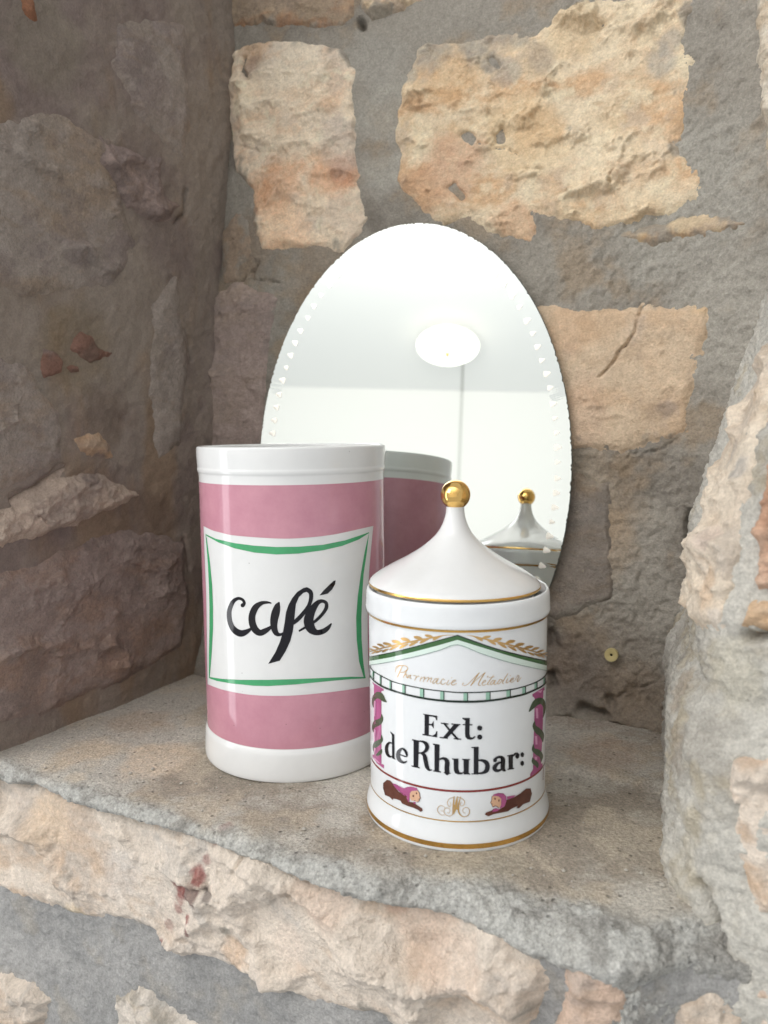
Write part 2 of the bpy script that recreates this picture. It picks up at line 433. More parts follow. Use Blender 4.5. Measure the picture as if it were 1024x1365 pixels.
NST = [0]
LOWF = {'BACK': lambda P: .0035 * fbm(P, 14, 3, 3), 'LEFT': lambda P: .006 * fbm(P, 9, 3, 53), 'RIGHT': lambda P: .005 * fbm(P, 12, 3, 73), 'FRONT': lambda P: -.006 + .006 * fbm(P, 13, 3, 113)}
def stone(parent, surf, px, pal, height=.003, amp=.004, cell=.02, step=.0009, strata=0.0, stp=.07, edge=.006, warp=.004, smear=.35, blobs=(), label=None,
          ab=None, tilt=.32, cracks=(), scl=1.0, sat=.86, lum=.84, base_m=None, fine=1.0, terr=.0010):
    """one stone of the wall: its own mesh, standing proud of the mortar, broken faces, ragged outline"""
    NST[0] += 1; sd = 100 + NST[0] * 31
    poly = surf.inv(px) if ab is None else np.array(ab)
    lo = poly.min(0) - .012; hi = poly.max(0) + .012
    lo = np.maximum(lo, [surf.ar[0] + .003, surf.br[0]]); hi = np.minimum(hi, [surf.ar[1] - .003, surf.br[1]])
    A = np.arange(lo[0], hi[0], step); B = np.arange(lo[1], hi[1], step)
    na, nb = len(A), len(B)
    a, b = [g.ravel() for g in np.meshgrid(A, B, indexing='ij')]
    P = surf.base(a, b); Nn = surf.normals(a, b)
    Q = np.stack([a, b], -1)
    w = np.stack([fbm(P, 45, 4, sd, .55), fbm(P, 45, 4, sd + 1, .55)], -1) * warp
    s = poly_sdf(Q + w, poly)
    Qw = Q + .5 * w + .0022 * np.stack([fbm(P, 150, 3, sd + 5), fbm(P, 150, 3, sd + 6)], -1)
    Qs = Qw * np.array([1, 1.6])
    rel = amp * .85 * fbm(P, 22 * scl, 4, sd + 2, .5)
    rel += amp / .004 * (facets(Qs, cell, sd + 3, tilt, stp) * .55 + facets(Qs + .013, cell * .45, sd + 4, tilt * 1.1, stp) * .45 * fine)
    if terr:
        wv = P + .006 * np.stack([fbm(P, 60, 3, sd + 30), fbm(P, 60, 3, sd + 31), .6 * fbm(P, 60, 3, sd + 32)], -1)
        x = fbm(wv * np.array([.75, .75, 1.25]), 24 * scl, 5, sd + 33, .58) * 5.2 + .02 * (b - b.mean()) / .002
        fr = x - np.floor(x)
        rel += terr * (np.floor(x) + sst(.78, 1.0, fr) - x * .55)
        x2 = fbm(wv * np.array([.7, .7, 1.5]), 62 * scl, 4, sd + 34, .6) * 4.5
        fr2 = x2 - np.floor(x2)
        rel += terr * .42 * (np.floor(x2) + sst(.75, 1.0, fr2) - x2 * .6)
    rel += .30 * fine * amp * fbm(P, 130, 4, sd + 8, .65) + .16 * amp * fbm(P, 110, 3, sd + 18, .6, ridge=True) + .10 * amp * fbm(P, 420, 2, sd + 19)
    if strata:
        st = fbm(P * np.array([.25, .25, 1.0]), 170, 3, sd + 7, .55) + .4 * fbm(P * np.array([.3, .3, 1.0]), 420, 2, sd + 11)
        rel += strata * st
    rel = rel + height
    lim = .0030 + .0014 * fbm(P, 60, 3, sd + 21)
    rel = np.where(rel < lim, lim + (rel - lim) * .18, rel)
    low = LOWF[{id(BACK): 'BACK', id(LEFT): 'LEFT', id(RIGHT): 'RIGHT', id(FRONT): 'FRONT'}[id(surf)]](P)
    h = low + rel - height * .6 * sst(.012, 0, s) * (1 + fbm(P, 50, 3, sd + 20))
    fall = sst(edge, -.001, s + .0015 * fbm(P, 120, 3, sd + 9))
    h = h * (1 - fall) - .013 * sst(.0015, -.007, s) - .0022 * fall + low * fall
    for c in cracks: h = h + crack(P, surf, *c)
    V = P + Nn * h[:, None]
    # pigment
    def soft(c):
        c = np.array(c); l = c @ np.array([.3, .55, .15]); return (l + (c - l) * sat) * lum
    base, c2, c3, c4 = [soft(c) for c in pal]; blobs = [(x, y, r, soft(c), st) for x, y, r, c, st in blobs]
    n1 = fbm(P, 14 * scl, 5, sd + 12, .6); n2 = fbm(P * np.array([.6, .6, 1.6]), 26 * scl, 5, sd + 13, .62); n3 = fbm(P, 60, 5, sd + 14, .62)
    cc = mix(np.tile(base, (len(P), 1)), c2, sst(-.25, .45, n1 + .5 * n3))
    cc = mix(cc, c3, sst(-.05, .5, n2 + .4 * n3) * .8)
    cc = mix(cc, c4, sst(.02, .5, n3 + .3 * n1) * .6)
    vn = fbm(P * np.array([.6, .6, 1.5]), 34 * scl, 5, sd + 40, .6, ridge=True)
    cc = mix(cc, .72 * c3 + .10 * base, sst(.22, .42, vn) * .45)
    cc = mix(cc, np.minimum(base * 1.18, .8), sst(.1, .45, fbm(P, 85, 4, sd + 41, .65)) * .5)
    # smeared mortar left on the stone, thicker near its outline
    sm = sst(.05, .32, fbm(P, 38, 5, sd + 15, .62) + smear * 1.1 - .35 - sst(0, .022, s) * .46 + .12)
    cc = mix(cc, C_MORT * .95 if base_m is None else base_m, sm * .8)
    cc = paint(P, cc, surf, blobs, sd)
    cc = cc * (1 + .22 * fbm(P, 300, 4, sd + 16, .75))[:, None]
    o = mesh_np('stone', V, grid_faces(na, nb, s > -.008), STONE, parent, np.clip(cc, .004, .9))
    used = np.zeros(len(V), bool)
    if label: o['label'] = label
    return o

# ------------------------------------------------------------------ BACK WALL
def back_disp(P, a, b):
    rough = .16 + .62 * sst(.06, .17, P[:, 0])
    h = .0035 * fbm(P, 14, 3, 3) + .0013 * fbm(P, 60, 4, 4, .55) * (.5 + rough)
    h += .0026 * rough * fbm(P * np.array([1, 1, .7]), 130, 4, 5, .6, ridge=True) + .0016 * rough * fbm(P, 95, 3, 7, .6)
    h += .0013 * rough * fbm(P, 420, 2, 6)
    # foot of the wall: a rough fillet of mortar spread onto the ledge
    h += .007 * sst(.030, .0, b + .006 * fbm(P, 40, 3, 8))
    for px, w, d in BACK_CRACKS: h = h + crack(P, BACK, px, w, d)
    return h
BACK_CRACKS = [
    ([(918, 684), (917, 705), (916, 722)], .0018, .012), ([(916, 722), (914, 740)], .001, .005),
    ([(822, 929), (845, 921), (862, 914), (880, 903), (893, 893)], .0006, .003),
    ([(775, 944), (790, 948), (806, 950)], .0032, .012), ([(752, 962), (756, 964)], .0042, .014), ([(806, 958), (826, 967), (846, 974)], .0010, .004),
    ([(812, 930), (815, 935)], .003, .008), ([(736, 846), (737, 862)], .003, .008), ([(735, 900), (738, 912)], .003, .009),
    ([(824, 604), (862, 603), (885, 596), (915, 575)], .0007, .0025),
    ([(478, 26), (482, 34)], .0020, .010), ([(322, 378), (345, 350)], .0009, .004), ([(340, 345), (338, 372)], .0008, .004),
    ([(335, 370), (372, 378)], .0008, .003),
    ([(858, 405), (852, 420), (845, 445), (835, 465), (815, 485), (798, 505)], .0008, .003),
    ([(236, 270), (243, 290)], .001, .003),
]
def back_col(P, a, b):
    n1 = fbm(P, 9, 5, 21, .6); n2 = fbm(P, 30, 5, 22, .6)
    c = mix(np.tile(C_MORT, (len(P), 1)), C_MORT_D, sst(-.1, .4, n1 + .3 * n2))
    c = mix(c, C_MORT_W, sst(.05, .45, n2 + .2 * n1) * .6)
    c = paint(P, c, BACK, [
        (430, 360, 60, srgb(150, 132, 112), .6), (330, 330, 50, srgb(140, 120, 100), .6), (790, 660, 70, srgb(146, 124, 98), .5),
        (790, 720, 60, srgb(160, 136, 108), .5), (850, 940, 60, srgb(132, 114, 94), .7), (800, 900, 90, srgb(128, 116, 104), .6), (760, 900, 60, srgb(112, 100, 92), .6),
        (515, 150, 45, srgb(164, 160, 150), .8), (512, 230, 34, srgb(166, 162, 152), .8), (500, 80, 40, srgb(160, 156, 147), .7), (930, 250, 120, srgb(168, 165, 156), .6), (960, 430, 90, srgb(176, 172, 162), .5),
        (286, 150, 26, srgb(150, 146, 138), .8), (280, 60, 30, srgb(140, 136, 128), .7), (310, 590, 60, srgb(130, 112, 100), .4)], 60)
    return c * (1 + .12 * fbm(P, 300, 3, 23, .7))[:, None]

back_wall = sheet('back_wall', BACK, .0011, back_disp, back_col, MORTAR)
tag(back_wall, 'rough back wall of the niche with sandstones set in grey mortar', 'wall', 'structure')

CREAM = srgb(226, 206, 172); OCHRE = srgb(203, 160, 108); ORANGE = srgb(186, 128, 78); TAN = srgb(206, 180, 146); PINKST = srgb(206, 182, 164); GREYST = srgb(170, 160, 148)
def z2(sc, ox, oy, pts): return [(x / sc + ox, y / sc + oy) for x, y in pts]

stone(back_wall, BACK, z2(3.303, 250, 0, [(200, 205), (350, 165), (500, 165), (690, 210), (745, 300), (745, 560), (770, 780), (800, 930), (780, 1020), (700, 1130), (520, 1105), (370, 1130),
      (320, 1120), (290, 960), (280, 860), (200, 760), (190, 640), (180, 560), (110, 540), (62, 500), (80, 240)]),
      (srgb(196, 176, 148), srgb(184, 168, 148), srgb(196, 156, 116), srgb(176, 158, 138)), .0035, .0032, .03, smear=.18, lum=1.45, sat=.78,
      blobs=[(378, 250, 40, ORANGE, .75), (440, 235, 34, srgb(190, 130, 80), .8), (465, 228, 25, srgb(160, 100, 62), .7), (350, 255, 26, ORANGE, .6), (380, 310, 45, srgb(216, 172, 128), .7),
             (340, 60, 34, srgb(168, 128, 84), .8), (338, 92, 18, srgb(130, 106, 92), .8), (390, 110, 60, srgb(200, 186, 160), .6), (460, 190, 40, srgb(160, 146, 134), .6), (470, 290, 40, srgb(168, 148, 130), .6), (330, 140, 22, srgb(196, 182, 152), .6), (285, 130, 14, C_MORT, .7), (300, 185, 16, C_MORT, .8), (310, 215, 12, C_MORT, .7)],
      cracks=[([(329, 78), (323, 96), (334, 108)], .0016, .005), ([(312, 84), (306, 112)], .0016, .005), ([(325, 195), (350, 203), (375, 205)], .0008, .002), ([(425, 262), (430, 300), (426, 320)], .0008, .002)])
stone(back_wall, BACK, z2(3.303, 250, 0, [(170, -60), (730, -60), (740, 80), (690, 140), (560, 140), (330, 120), (180, 150)]),
      (srgb(168, 146, 120), srgb(150, 132, 116), ORANGE, srgb(206, 180, 146)), .003, .004, .018, smear=.35, blobs=[(380, 45, 26, ORANGE, .8), (320, 52, 24, ORANGE, .7), (430, 44, 20, ORANGE, .6)])
stone(back_wall, BACK, z2(3.303, 250, 0, [(750, 40), (800, 105), (900, 75), (1024, 30), (1100, 0), (1150, -60), (760, -60)]),
      (CREAM, TAN, OCHRE, GREYST), .003, .004, .015, smear=.35)
stone(back_wall, BACK, z2(1.954, 500, 0, [(55, 250), (70, 190), (95, 120), (180, 105), (290, 90), (400, 75), (480, 30), (560, -10), (620, -20), (760, -20), (830, -40), (830, 150), (815, 290), (800, 360), (850, 480), (845, 530),
      (740, 555), (600, 590), (590, 610), (440, 580), (430, 650), (330, 640), (270, 600), (180, 590), (90, 540), (50, 480), (45, 360)]),
      (srgb(224, 202, 166), srgb(216, 184, 138), srgb(206, 158, 106), srgb(200, 182, 158)), .0035, .0052, .026, strata=.0010, smear=.20, warp=.006, lum=1.0, sat=.80, terr=.0020,
      blobs=[(600, 110, 45, srgb(206, 160, 104), .7), (600, 225, 50, srgb(204, 150, 110), .75), (560, 260, 40, srgb(200, 152, 108), .7), (700, 180, 60, srgb(226, 196, 146), .6), (720, 170, 36, srgb(206, 158, 98), .6), (830, 230, 70, srgb(230, 210, 176), .6),
             (850, 60, 60, srgb(226, 206, 170), .5), (690, 300, 34, srgb(206, 150, 104), .7), (760, 45, 40, srgb(214, 180, 130), .6), (720, 80, 24, srgb(150, 132, 116), .7), (880, 85, 24, srgb(164, 158, 146), .8), (895, 60, 20, srgb(164, 158, 146), .8), (680, 100, 20, srgb(160, 150, 138), .7), (575, 62, 34, C_MORT, .9), (640, 52, 34, C_MORT, .9), (690, 45, 24, C_MORT, .8), (655, 85, 16, C_MORT, .8), (545, 100, 14, C_MORT, .8), (905, 200, 14, C_MORT, .8)],
      cracks=[([(622, 178), (627, 186)], .0030, .007), ([(664, 178), (668, 186)], .0034, .007), ([(798, 25), (801, 36)], .0022, .006), ([(606, 250), (616, 262)], .0025, .006), ([(640, 192), (690, 205)], .0012, .003), ([(820, 225), (812, 240), (818, 260)], .0009, .004), ([(655, 80), (664, 90)], .002, .006)])
stone(back_wall, BACK, z2(1.954, 500, 0, [(600, 610), (700, 580), (800, 560), (930, 555), (985, 590), (880, 620), (760, 640), (680, 640)]),
      (srgb(218, 194, 156), TAN, OCHRE, srgb(170, 154, 138)), .003, .003, .012, strata=.0010, smear=.3, cracks=[([(940, 316), (1000, 303)], .0009, .005)])
stone(back_wall, BACK, z2(3.16, 700, 340, [(-60, 180), (50, 203), (400, 215), (490, 200), (800, 190), (800, 330), (740, 470), (700, 640), (690, 740), (600, 800), (420, 835), (200, 830), (-40, 820), (-60, 500)]),
      (srgb(206, 180, 148), srgb(198, 166, 130), srgb(204, 170, 132), srgb(186, 166, 146)), .0028, .0024, .03, smear=.12, tilt=.2, lum=.98, sat=.82, terr=.0009,
      blobs=[(760, 440, 40, srgb(204, 162, 120), .6), (800, 425, 40, srgb(196, 156, 112), .5), (870, 550, 20, srgb(160, 132, 100), .5), (890, 545, 14, srgb(140, 124, 110), .6), (770, 560, 50, srgb(196, 160, 132), .5), (940, 405, 20, srgb(206, 170, 120), .6)],
      cracks=[([(858, 408), (850, 425), (846, 445), (835, 462), (815, 482), (798, 505)], .0008, .0035)])
stone(back_wall, BACK, [(758, 622), (812, 640), (820, 700), (820, 800), (742, 830), (700, 810), (700, 640)],
      (srgb(146, 134, 122), srgb(136, 126, 116), srgb(150, 130, 108), srgb(134, 126, 118)), .0012, .0015, .03, smear=.25, tilt=.15, blobs=[(785, 640, 20, srgb(146, 120, 88), .45)])
stone(back_wall, BACK, [(292, 384), (320, 372), (345, 385), (372, 395), (362, 470), (354, 560), (350, 650), (268, 650), (263, 520), (268, 430)],
      (srgb(176, 156, 146), srgb(168, 148, 138), srgb(180, 158, 140), srgb(158, 142, 134)), .0035, .0028, .028, smear=.12)
stone(back_wall, BACK, [(289, 306), (316, 281), (338, 290), (341, 342), (324, 361), (322, 378), (297, 388)],
      (srgb(164, 142, 120), srgb(150, 132, 116), srgb(178, 148, 110), srgb(150, 134, 120)), .0025, .002, .015, smear=.25)
stone(back_wall, BACK, [(1003, -30), (1060, -30), (1060, 300), (1030, 262), (1014, 215), (1006, 120)],
      (srgb(226, 214, 194), srgb(216, 200, 176), TAN, GREYST), .006, .004, .02, smear=.2)

# ------------------------------------------------------------------ LEFT WALL
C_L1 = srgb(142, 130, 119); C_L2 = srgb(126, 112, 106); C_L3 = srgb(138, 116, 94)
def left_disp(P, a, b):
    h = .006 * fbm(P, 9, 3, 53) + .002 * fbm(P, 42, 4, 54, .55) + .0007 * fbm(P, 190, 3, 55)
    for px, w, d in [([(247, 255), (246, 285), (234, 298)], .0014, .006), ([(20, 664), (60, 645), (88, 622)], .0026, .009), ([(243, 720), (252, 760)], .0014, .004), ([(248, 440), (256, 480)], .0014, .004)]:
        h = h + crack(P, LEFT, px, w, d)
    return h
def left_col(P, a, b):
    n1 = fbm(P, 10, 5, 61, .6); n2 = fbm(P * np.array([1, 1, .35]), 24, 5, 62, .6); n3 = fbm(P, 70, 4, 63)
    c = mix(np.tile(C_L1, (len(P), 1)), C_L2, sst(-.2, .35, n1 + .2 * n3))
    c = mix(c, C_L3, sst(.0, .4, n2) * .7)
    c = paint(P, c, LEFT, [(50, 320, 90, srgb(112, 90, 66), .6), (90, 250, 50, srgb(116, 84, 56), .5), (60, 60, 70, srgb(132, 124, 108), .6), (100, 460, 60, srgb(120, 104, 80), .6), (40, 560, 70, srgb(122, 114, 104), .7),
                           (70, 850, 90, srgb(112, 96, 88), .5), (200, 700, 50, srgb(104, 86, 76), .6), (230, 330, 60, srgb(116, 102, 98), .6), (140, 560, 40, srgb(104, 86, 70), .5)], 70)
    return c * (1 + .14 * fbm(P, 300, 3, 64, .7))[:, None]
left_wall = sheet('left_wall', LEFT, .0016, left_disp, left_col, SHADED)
tag(left_wall, 'shaded brown left side wall of the niche, mortar with a few stones', 'wall', 'structure')
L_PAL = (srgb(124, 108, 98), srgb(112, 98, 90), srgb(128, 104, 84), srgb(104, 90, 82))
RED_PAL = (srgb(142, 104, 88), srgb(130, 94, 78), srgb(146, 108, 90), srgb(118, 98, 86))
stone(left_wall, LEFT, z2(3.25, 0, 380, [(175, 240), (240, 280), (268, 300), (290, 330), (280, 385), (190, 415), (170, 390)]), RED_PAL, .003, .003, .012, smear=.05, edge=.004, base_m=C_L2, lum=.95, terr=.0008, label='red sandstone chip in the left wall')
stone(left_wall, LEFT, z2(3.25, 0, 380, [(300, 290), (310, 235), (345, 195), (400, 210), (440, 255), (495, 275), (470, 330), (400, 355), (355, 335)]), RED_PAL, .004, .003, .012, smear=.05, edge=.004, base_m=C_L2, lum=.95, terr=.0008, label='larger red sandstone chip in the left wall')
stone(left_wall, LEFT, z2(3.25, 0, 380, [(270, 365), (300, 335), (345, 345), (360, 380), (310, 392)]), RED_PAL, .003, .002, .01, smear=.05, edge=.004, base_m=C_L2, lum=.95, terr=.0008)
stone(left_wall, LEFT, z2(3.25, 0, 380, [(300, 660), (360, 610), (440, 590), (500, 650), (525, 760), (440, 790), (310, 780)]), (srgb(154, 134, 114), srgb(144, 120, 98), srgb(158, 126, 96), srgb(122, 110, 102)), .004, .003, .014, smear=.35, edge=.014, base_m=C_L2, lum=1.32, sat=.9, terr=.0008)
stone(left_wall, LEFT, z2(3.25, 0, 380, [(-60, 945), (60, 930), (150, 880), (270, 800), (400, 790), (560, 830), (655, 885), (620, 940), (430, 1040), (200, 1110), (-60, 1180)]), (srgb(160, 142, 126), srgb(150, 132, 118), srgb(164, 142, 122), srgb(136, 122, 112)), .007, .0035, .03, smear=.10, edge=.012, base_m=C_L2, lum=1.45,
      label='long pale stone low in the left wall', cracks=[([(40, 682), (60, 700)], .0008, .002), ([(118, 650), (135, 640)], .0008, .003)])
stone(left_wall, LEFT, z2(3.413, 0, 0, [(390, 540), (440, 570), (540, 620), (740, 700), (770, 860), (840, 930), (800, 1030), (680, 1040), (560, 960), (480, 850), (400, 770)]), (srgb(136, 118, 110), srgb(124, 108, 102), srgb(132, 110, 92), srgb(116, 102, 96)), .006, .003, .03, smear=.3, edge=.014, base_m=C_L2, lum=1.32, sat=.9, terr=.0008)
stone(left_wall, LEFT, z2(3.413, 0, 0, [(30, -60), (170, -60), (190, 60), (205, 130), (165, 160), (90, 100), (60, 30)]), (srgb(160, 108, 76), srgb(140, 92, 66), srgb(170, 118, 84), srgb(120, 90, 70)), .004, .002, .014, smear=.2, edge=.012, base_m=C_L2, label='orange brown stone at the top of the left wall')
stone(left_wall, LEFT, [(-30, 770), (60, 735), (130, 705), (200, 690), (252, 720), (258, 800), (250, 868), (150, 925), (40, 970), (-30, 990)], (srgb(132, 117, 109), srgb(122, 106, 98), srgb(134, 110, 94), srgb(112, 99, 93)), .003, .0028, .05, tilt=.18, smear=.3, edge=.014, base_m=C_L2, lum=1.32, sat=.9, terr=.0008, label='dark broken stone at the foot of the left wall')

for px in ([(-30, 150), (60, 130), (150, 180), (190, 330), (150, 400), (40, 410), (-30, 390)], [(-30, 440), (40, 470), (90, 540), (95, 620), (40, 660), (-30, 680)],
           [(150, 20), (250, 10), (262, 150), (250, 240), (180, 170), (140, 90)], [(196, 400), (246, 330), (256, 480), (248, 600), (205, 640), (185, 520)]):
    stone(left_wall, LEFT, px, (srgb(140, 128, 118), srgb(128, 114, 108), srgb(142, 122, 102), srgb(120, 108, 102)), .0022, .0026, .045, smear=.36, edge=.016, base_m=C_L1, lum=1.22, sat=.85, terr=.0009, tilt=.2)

# ------------------------------------------------------------------ RIGHT JAMB
def right_disp(P, a, b):
    h = .006 * sst(.035, -.01, b + .01 * fbm(P, 30, 3, 71)) + .005 * fbm(P, 12, 3, 73) + .0030 * fbm(P, 48, 5, 74, .6) + .0018 * fbm(P, 210, 3, 75, .6, ridge=True) + .0013 * fbm(P, 420, 2, 76) + .0012 * fbm(P * np.array([1, 1, .3]), 240, 3, 77)
    for px, w, d in [([(940, 1182), (950, 1205), (962, 1235), (966, 1250)], .0024, .016), ([(988, 849), (1014, 849)], .0016, .014)]:
        h = h + crack(P, RIGHT, px, w, d)
    return h
def right_col(P, a, b):
    n1 = fbm(P, 14, 5, 81, .6); n2 = fbm(P, 40, 5, 82, .6)
    c = mix(np.tile(srgb(188, 184, 175), (len(P), 1)), srgb(160, 155, 146), sst(-.1, .4, n1 + .3 * n2))
    c = mix(c, srgb(172, 160, 136), sst(.05, .45, n2) * .6)
    c = paint(P, c, RIGHT, [(905, 920, 40, srgb(140, 124, 104), .7), (900, 990, 40, srgb(134, 120, 104), .6), (985, 900, 50, srgb(176, 168, 146), .5)], 80)
    return c * (1 + .16 * fbm(P, 300, 3, 83, .7))[:, None]
right_wall = sheet('right_wall', RIGHT, .0014, right_disp, right_col, MORTAR)
tag(right_wall, 'bright right side of the niche, stones and pale mortar catching the light', 'wall', 'structure')
JPAL = (srgb(224, 208, 186), srgb(216, 198, 176), srgb(212, 184, 152), srgb(194, 182, 168))
stone(right_wall, RIGHT, [(1040, 420), (1018, 470), (990, 530), (962, 600), (935, 680), (921, 730), (915, 780), (920, 825), (938, 848), (974, 864), (986, 830), (988, 780), (996, 700), (1010, 620), (1022, 560), (1040, 500)],
      JPAL, .0055, .0040, .026, strata=.0, lum=.90, base_m=C_MORT*1.1, smear=-.25, terr=.0011, edge=.010, blobs=[(950, 785, 26, srgb(216, 178, 138), .6), (985, 620, 18, srgb(160, 160, 162), .6), (975, 600, 20, srgb(170, 166, 162), .5), (955, 720, 20, srgb(196, 170, 160), .5), (978, 635, 9, srgb(128, 130, 134), .6), (930, 760, 14, srgb(190, 160, 148), .6), (938, 720, 12, srgb(190, 160, 148), .6), (955, 660, 12, srgb(196, 164, 142), .6), (962, 825, 16, srgb(222, 212, 200), .6)],
      cracks=[([(1020, 540), (1008, 590), (996, 680), (984, 760), (975, 840)], .0020, .014), ([(956, 690), (945, 740)], .0006, .0015)])
stone(right_wall, RIGHT, [(1050, 530), (1022, 600), (1008, 690), (996, 775), (1003, 784), (1050, 786)], (srgb(202, 160, 128), srgb(190, 140, 106), srgb(218, 188, 162), srgb(180, 132, 104)), .008, .0045, .014, lum=.90, base_m=C_MORT*1.1, smear=-.25, terr=.0016, edge=.004, label='orange pink stone in the right side')
stone(right_wall, RIGHT, [(995, 792), (1050, 790), (1050, 838), (985, 842), (988, 815)], (srgb(214, 182, 146), srgb(206, 164, 118), srgb(222, 200, 174), srgb(184, 160, 140)), .008, .004, .014, lum=.90, base_m=C_MORT*1.1, smear=-.25, terr=.0016, edge=.004)
stone(right_wall, RIGHT, [(976, 1012), (992, 1000), (1050, 1005), (1050, 1230), (1002, 1244), (988, 1190), (975, 1130), (972, 1060)], (srgb(222, 206, 188), srgb(212, 192, 172), srgb(204, 170, 136), srgb(192, 184, 178)), .0055, .0035, .022, lum=.90, base_m=C_MORT*1.1, smear=-.25, terr=.0016, edge=.004, blobs=[(1000, 1010, 24, srgb(190, 150, 112), .7), (995, 1110, 16, srgb(188, 150, 112), .6)])
stone(right_wall, RIGHT, [(1000, 1262), (1050, 1250), (1060, 1400), (1010, 1400)], (srgb(222, 206, 190), srgb(212, 190, 172), srgb(212, 180, 150), srgb(192, 184, 178)), .0055, .0035, .022, lum=.90, base_m=C_MORT*1.1, smear=-.25, terr=.0016, edge=.004)

# ------------------------------------------------------------------ LEDGE
def shelf_disp(P, a, b):
    lip = sst(.006, -.008, b + .010 * fbm(P, 34, 4, 91))
    h = .0022 * fbm(P, 12, 3, 92) * sst(0, .05, b) * sst(.28, .2, b) + .0006 * fbm(P, 70, 4, 93)
    h += lip * (.0028 * fbm(P, 32, 4, 94, .5) + .0012 * fbm(P, 190, 3, 95, .6) + .0019 * fbm(P, 540, 2, 96, .7) - .0006)
    h += .003 * sst(.02, .0, b) * fbm(P, 30, 3, 97) * (1 - lip)
    # the mortar lip thins out and ends on the stone below
    r = curve_eval(FE, a)[:, 2]
    end = r * (1.10 - 17 * np.maximum(r - .008, 0)) + .004 + .006 * fbm(P, 35, 4, 98)
    h -= np.interp(r, [.012, .028], [.020, .009]) * sst(.000, .012, -b - end + .002)
    # ripples and a low step left by the trowel behind the small jar
    q = project(P)
    step = sst(1032, 1022, q[:, 1] - .16 * (q[:, 0] - 730) + 12 * fbm(P, 20, 3, 99)) * sst(700, 745, q[:, 0])
    return h + .0035 * step
def shelf_col(P, a, b):
    n1 = fbm(P, 11, 5, 101, .6); n2 = fbm(P, 45, 5, 102, .62)
    c = mix(np.tile(srgb(184, 178, 168), (len(P), 1)), srgb(150, 140, 127), sst(-.15, .3, n1 + .4 * n2))
    c = mix(c, srgb(194, 180, 160), sst(.05, .45, n2) * .5)
    c = paint(P, c, SHELF, [(215, 1010, 60, srgb(206, 184, 158), .7), (120, 1000, 50, srgb(198, 176, 150), .6), (180, 960, 50, srgb(178, 152, 126), .5), (245, 900, 40, srgb(160, 142, 122), .5), (45, 1008, 25, srgb(200, 190, 176), .6),
                            (800, 1010, 60, srgb(168, 142, 120), .6), (780, 960, 60, srgb(146, 128, 112), .6), (640, 1150, 70, srgb(176, 166, 148), .6), (860, 1120, 80, srgb(176, 166, 150), .6), (280, 1140, 10, srgb(140, 40, 40), .5), (300, 1100, 10, srgb(150, 60, 50), .4)], 110)
    lip = sst(.006, -.008, b + .010 * fbm(P, 34, 4, 91))
    c = mix(c, mix(np.tile(srgb(176, 175, 170), (len(P), 1)), srgb(146, 144, 139), sst(-.1, .4, fbm(P, 120, 4, 103))), lip * .9)
    return c * (1 + .15 * fbm(P, 380, 3, 104, .7))[:, None]
shelf = sheet('niche_ledge', SHELF, .0011, shelf_disp, shelf_col, LEDGE)
tag(shelf, 'gritty grey brown mortar ledge of the niche with a crumbling front lip', 'ledge', 'structure')

def crumbs():
    rng = np.random.default_rng(9); mb = MB(); n = 120
    a = rng.uniform(.30, .73, n); b = np.abs(rng.normal(0, .03, n)) + .004
    m = rng.random(n) < .3; b[m] = rng.uniform(.01, .22, m.sum())
    P = SHELF.base(a, b); P[:, 2] += shelf_disp(P, a, b)
    ico = np.array([(0, 0, 1), (.9, 0, .3), (.28, .85, .3), (-.72, .53, .3), (-.72, -.53, .3), (.28, -.85, .3), (0, 0, -.6)])
    F = [(0, 1, 2), (0, 2, 3), (0, 3, 4), (0, 4, 5), (0, 5, 1), (6, 2, 1), (6, 3, 2), (6, 4, 3), (6, 5, 4), (6, 1, 5)]
    for p in P:
        if math.hypot(p[0] + .0562, p[1] - .4744) < .060 or math.hypot(p[0] - .0374, p[1] - .3909) < .050: continue
        sz = .0004 + .0009 * rng.random() ** 3
        V = ico * sz * (1 + .5 * rng.random((7, 3))) + p + np.array([0, 0, sz * .3])
        mb.add(V, F)
    o = mb.build('mortar_crumbs', plain('crumb_mortar', tuple(srgb(172, 166, 156)), .9), smooth=False)
    tag(o, 'loose crumbs of mortar lying on the ledge', 'crumbs', 'stuff')
crumbs()

# ------------------------------------------------------------------ FRONT WALL
def front_disp(P, a, b):
    return -.006 + .006 * fbm(P, 13, 3, 113) + .0014 * fbm(P, 60, 4, 114, .55) + .0012 * fbm(P, 160, 4, 115, .6, ridge=True) + .0008 * fbm(P, 450, 2, 116)
def front_col(P, a, b):
    n1 = fbm(P, 14, 5, 121, .6); n2 = fbm(P, 40, 5, 122, .6)
    c = mix(np.tile(srgb(160, 158, 155), (len(P), 1)), srgb(142, 141, 139), sst(-.1, .4, n1 + .3 * n2))
    c = mix(c, srgb(166, 158, 146), sst(.1, .5, n2) * .5)
    return c * (1 + .15 * fbm(P, 320, 3, 123, .7))[:, None]
front_wall = sheet('front_wall', FRONTM, .0015, front_disp, front_col, MORTAR)
tag(front_wall, 'stone wall face below the ledge with grey mortar', 'wall', 'structure')
FP = (srgb(218, 202, 184), srgb(210, 194, 178), srgb(204, 172, 140), srgb(190, 182, 172))
REDS = srgb(132, 0, 8)
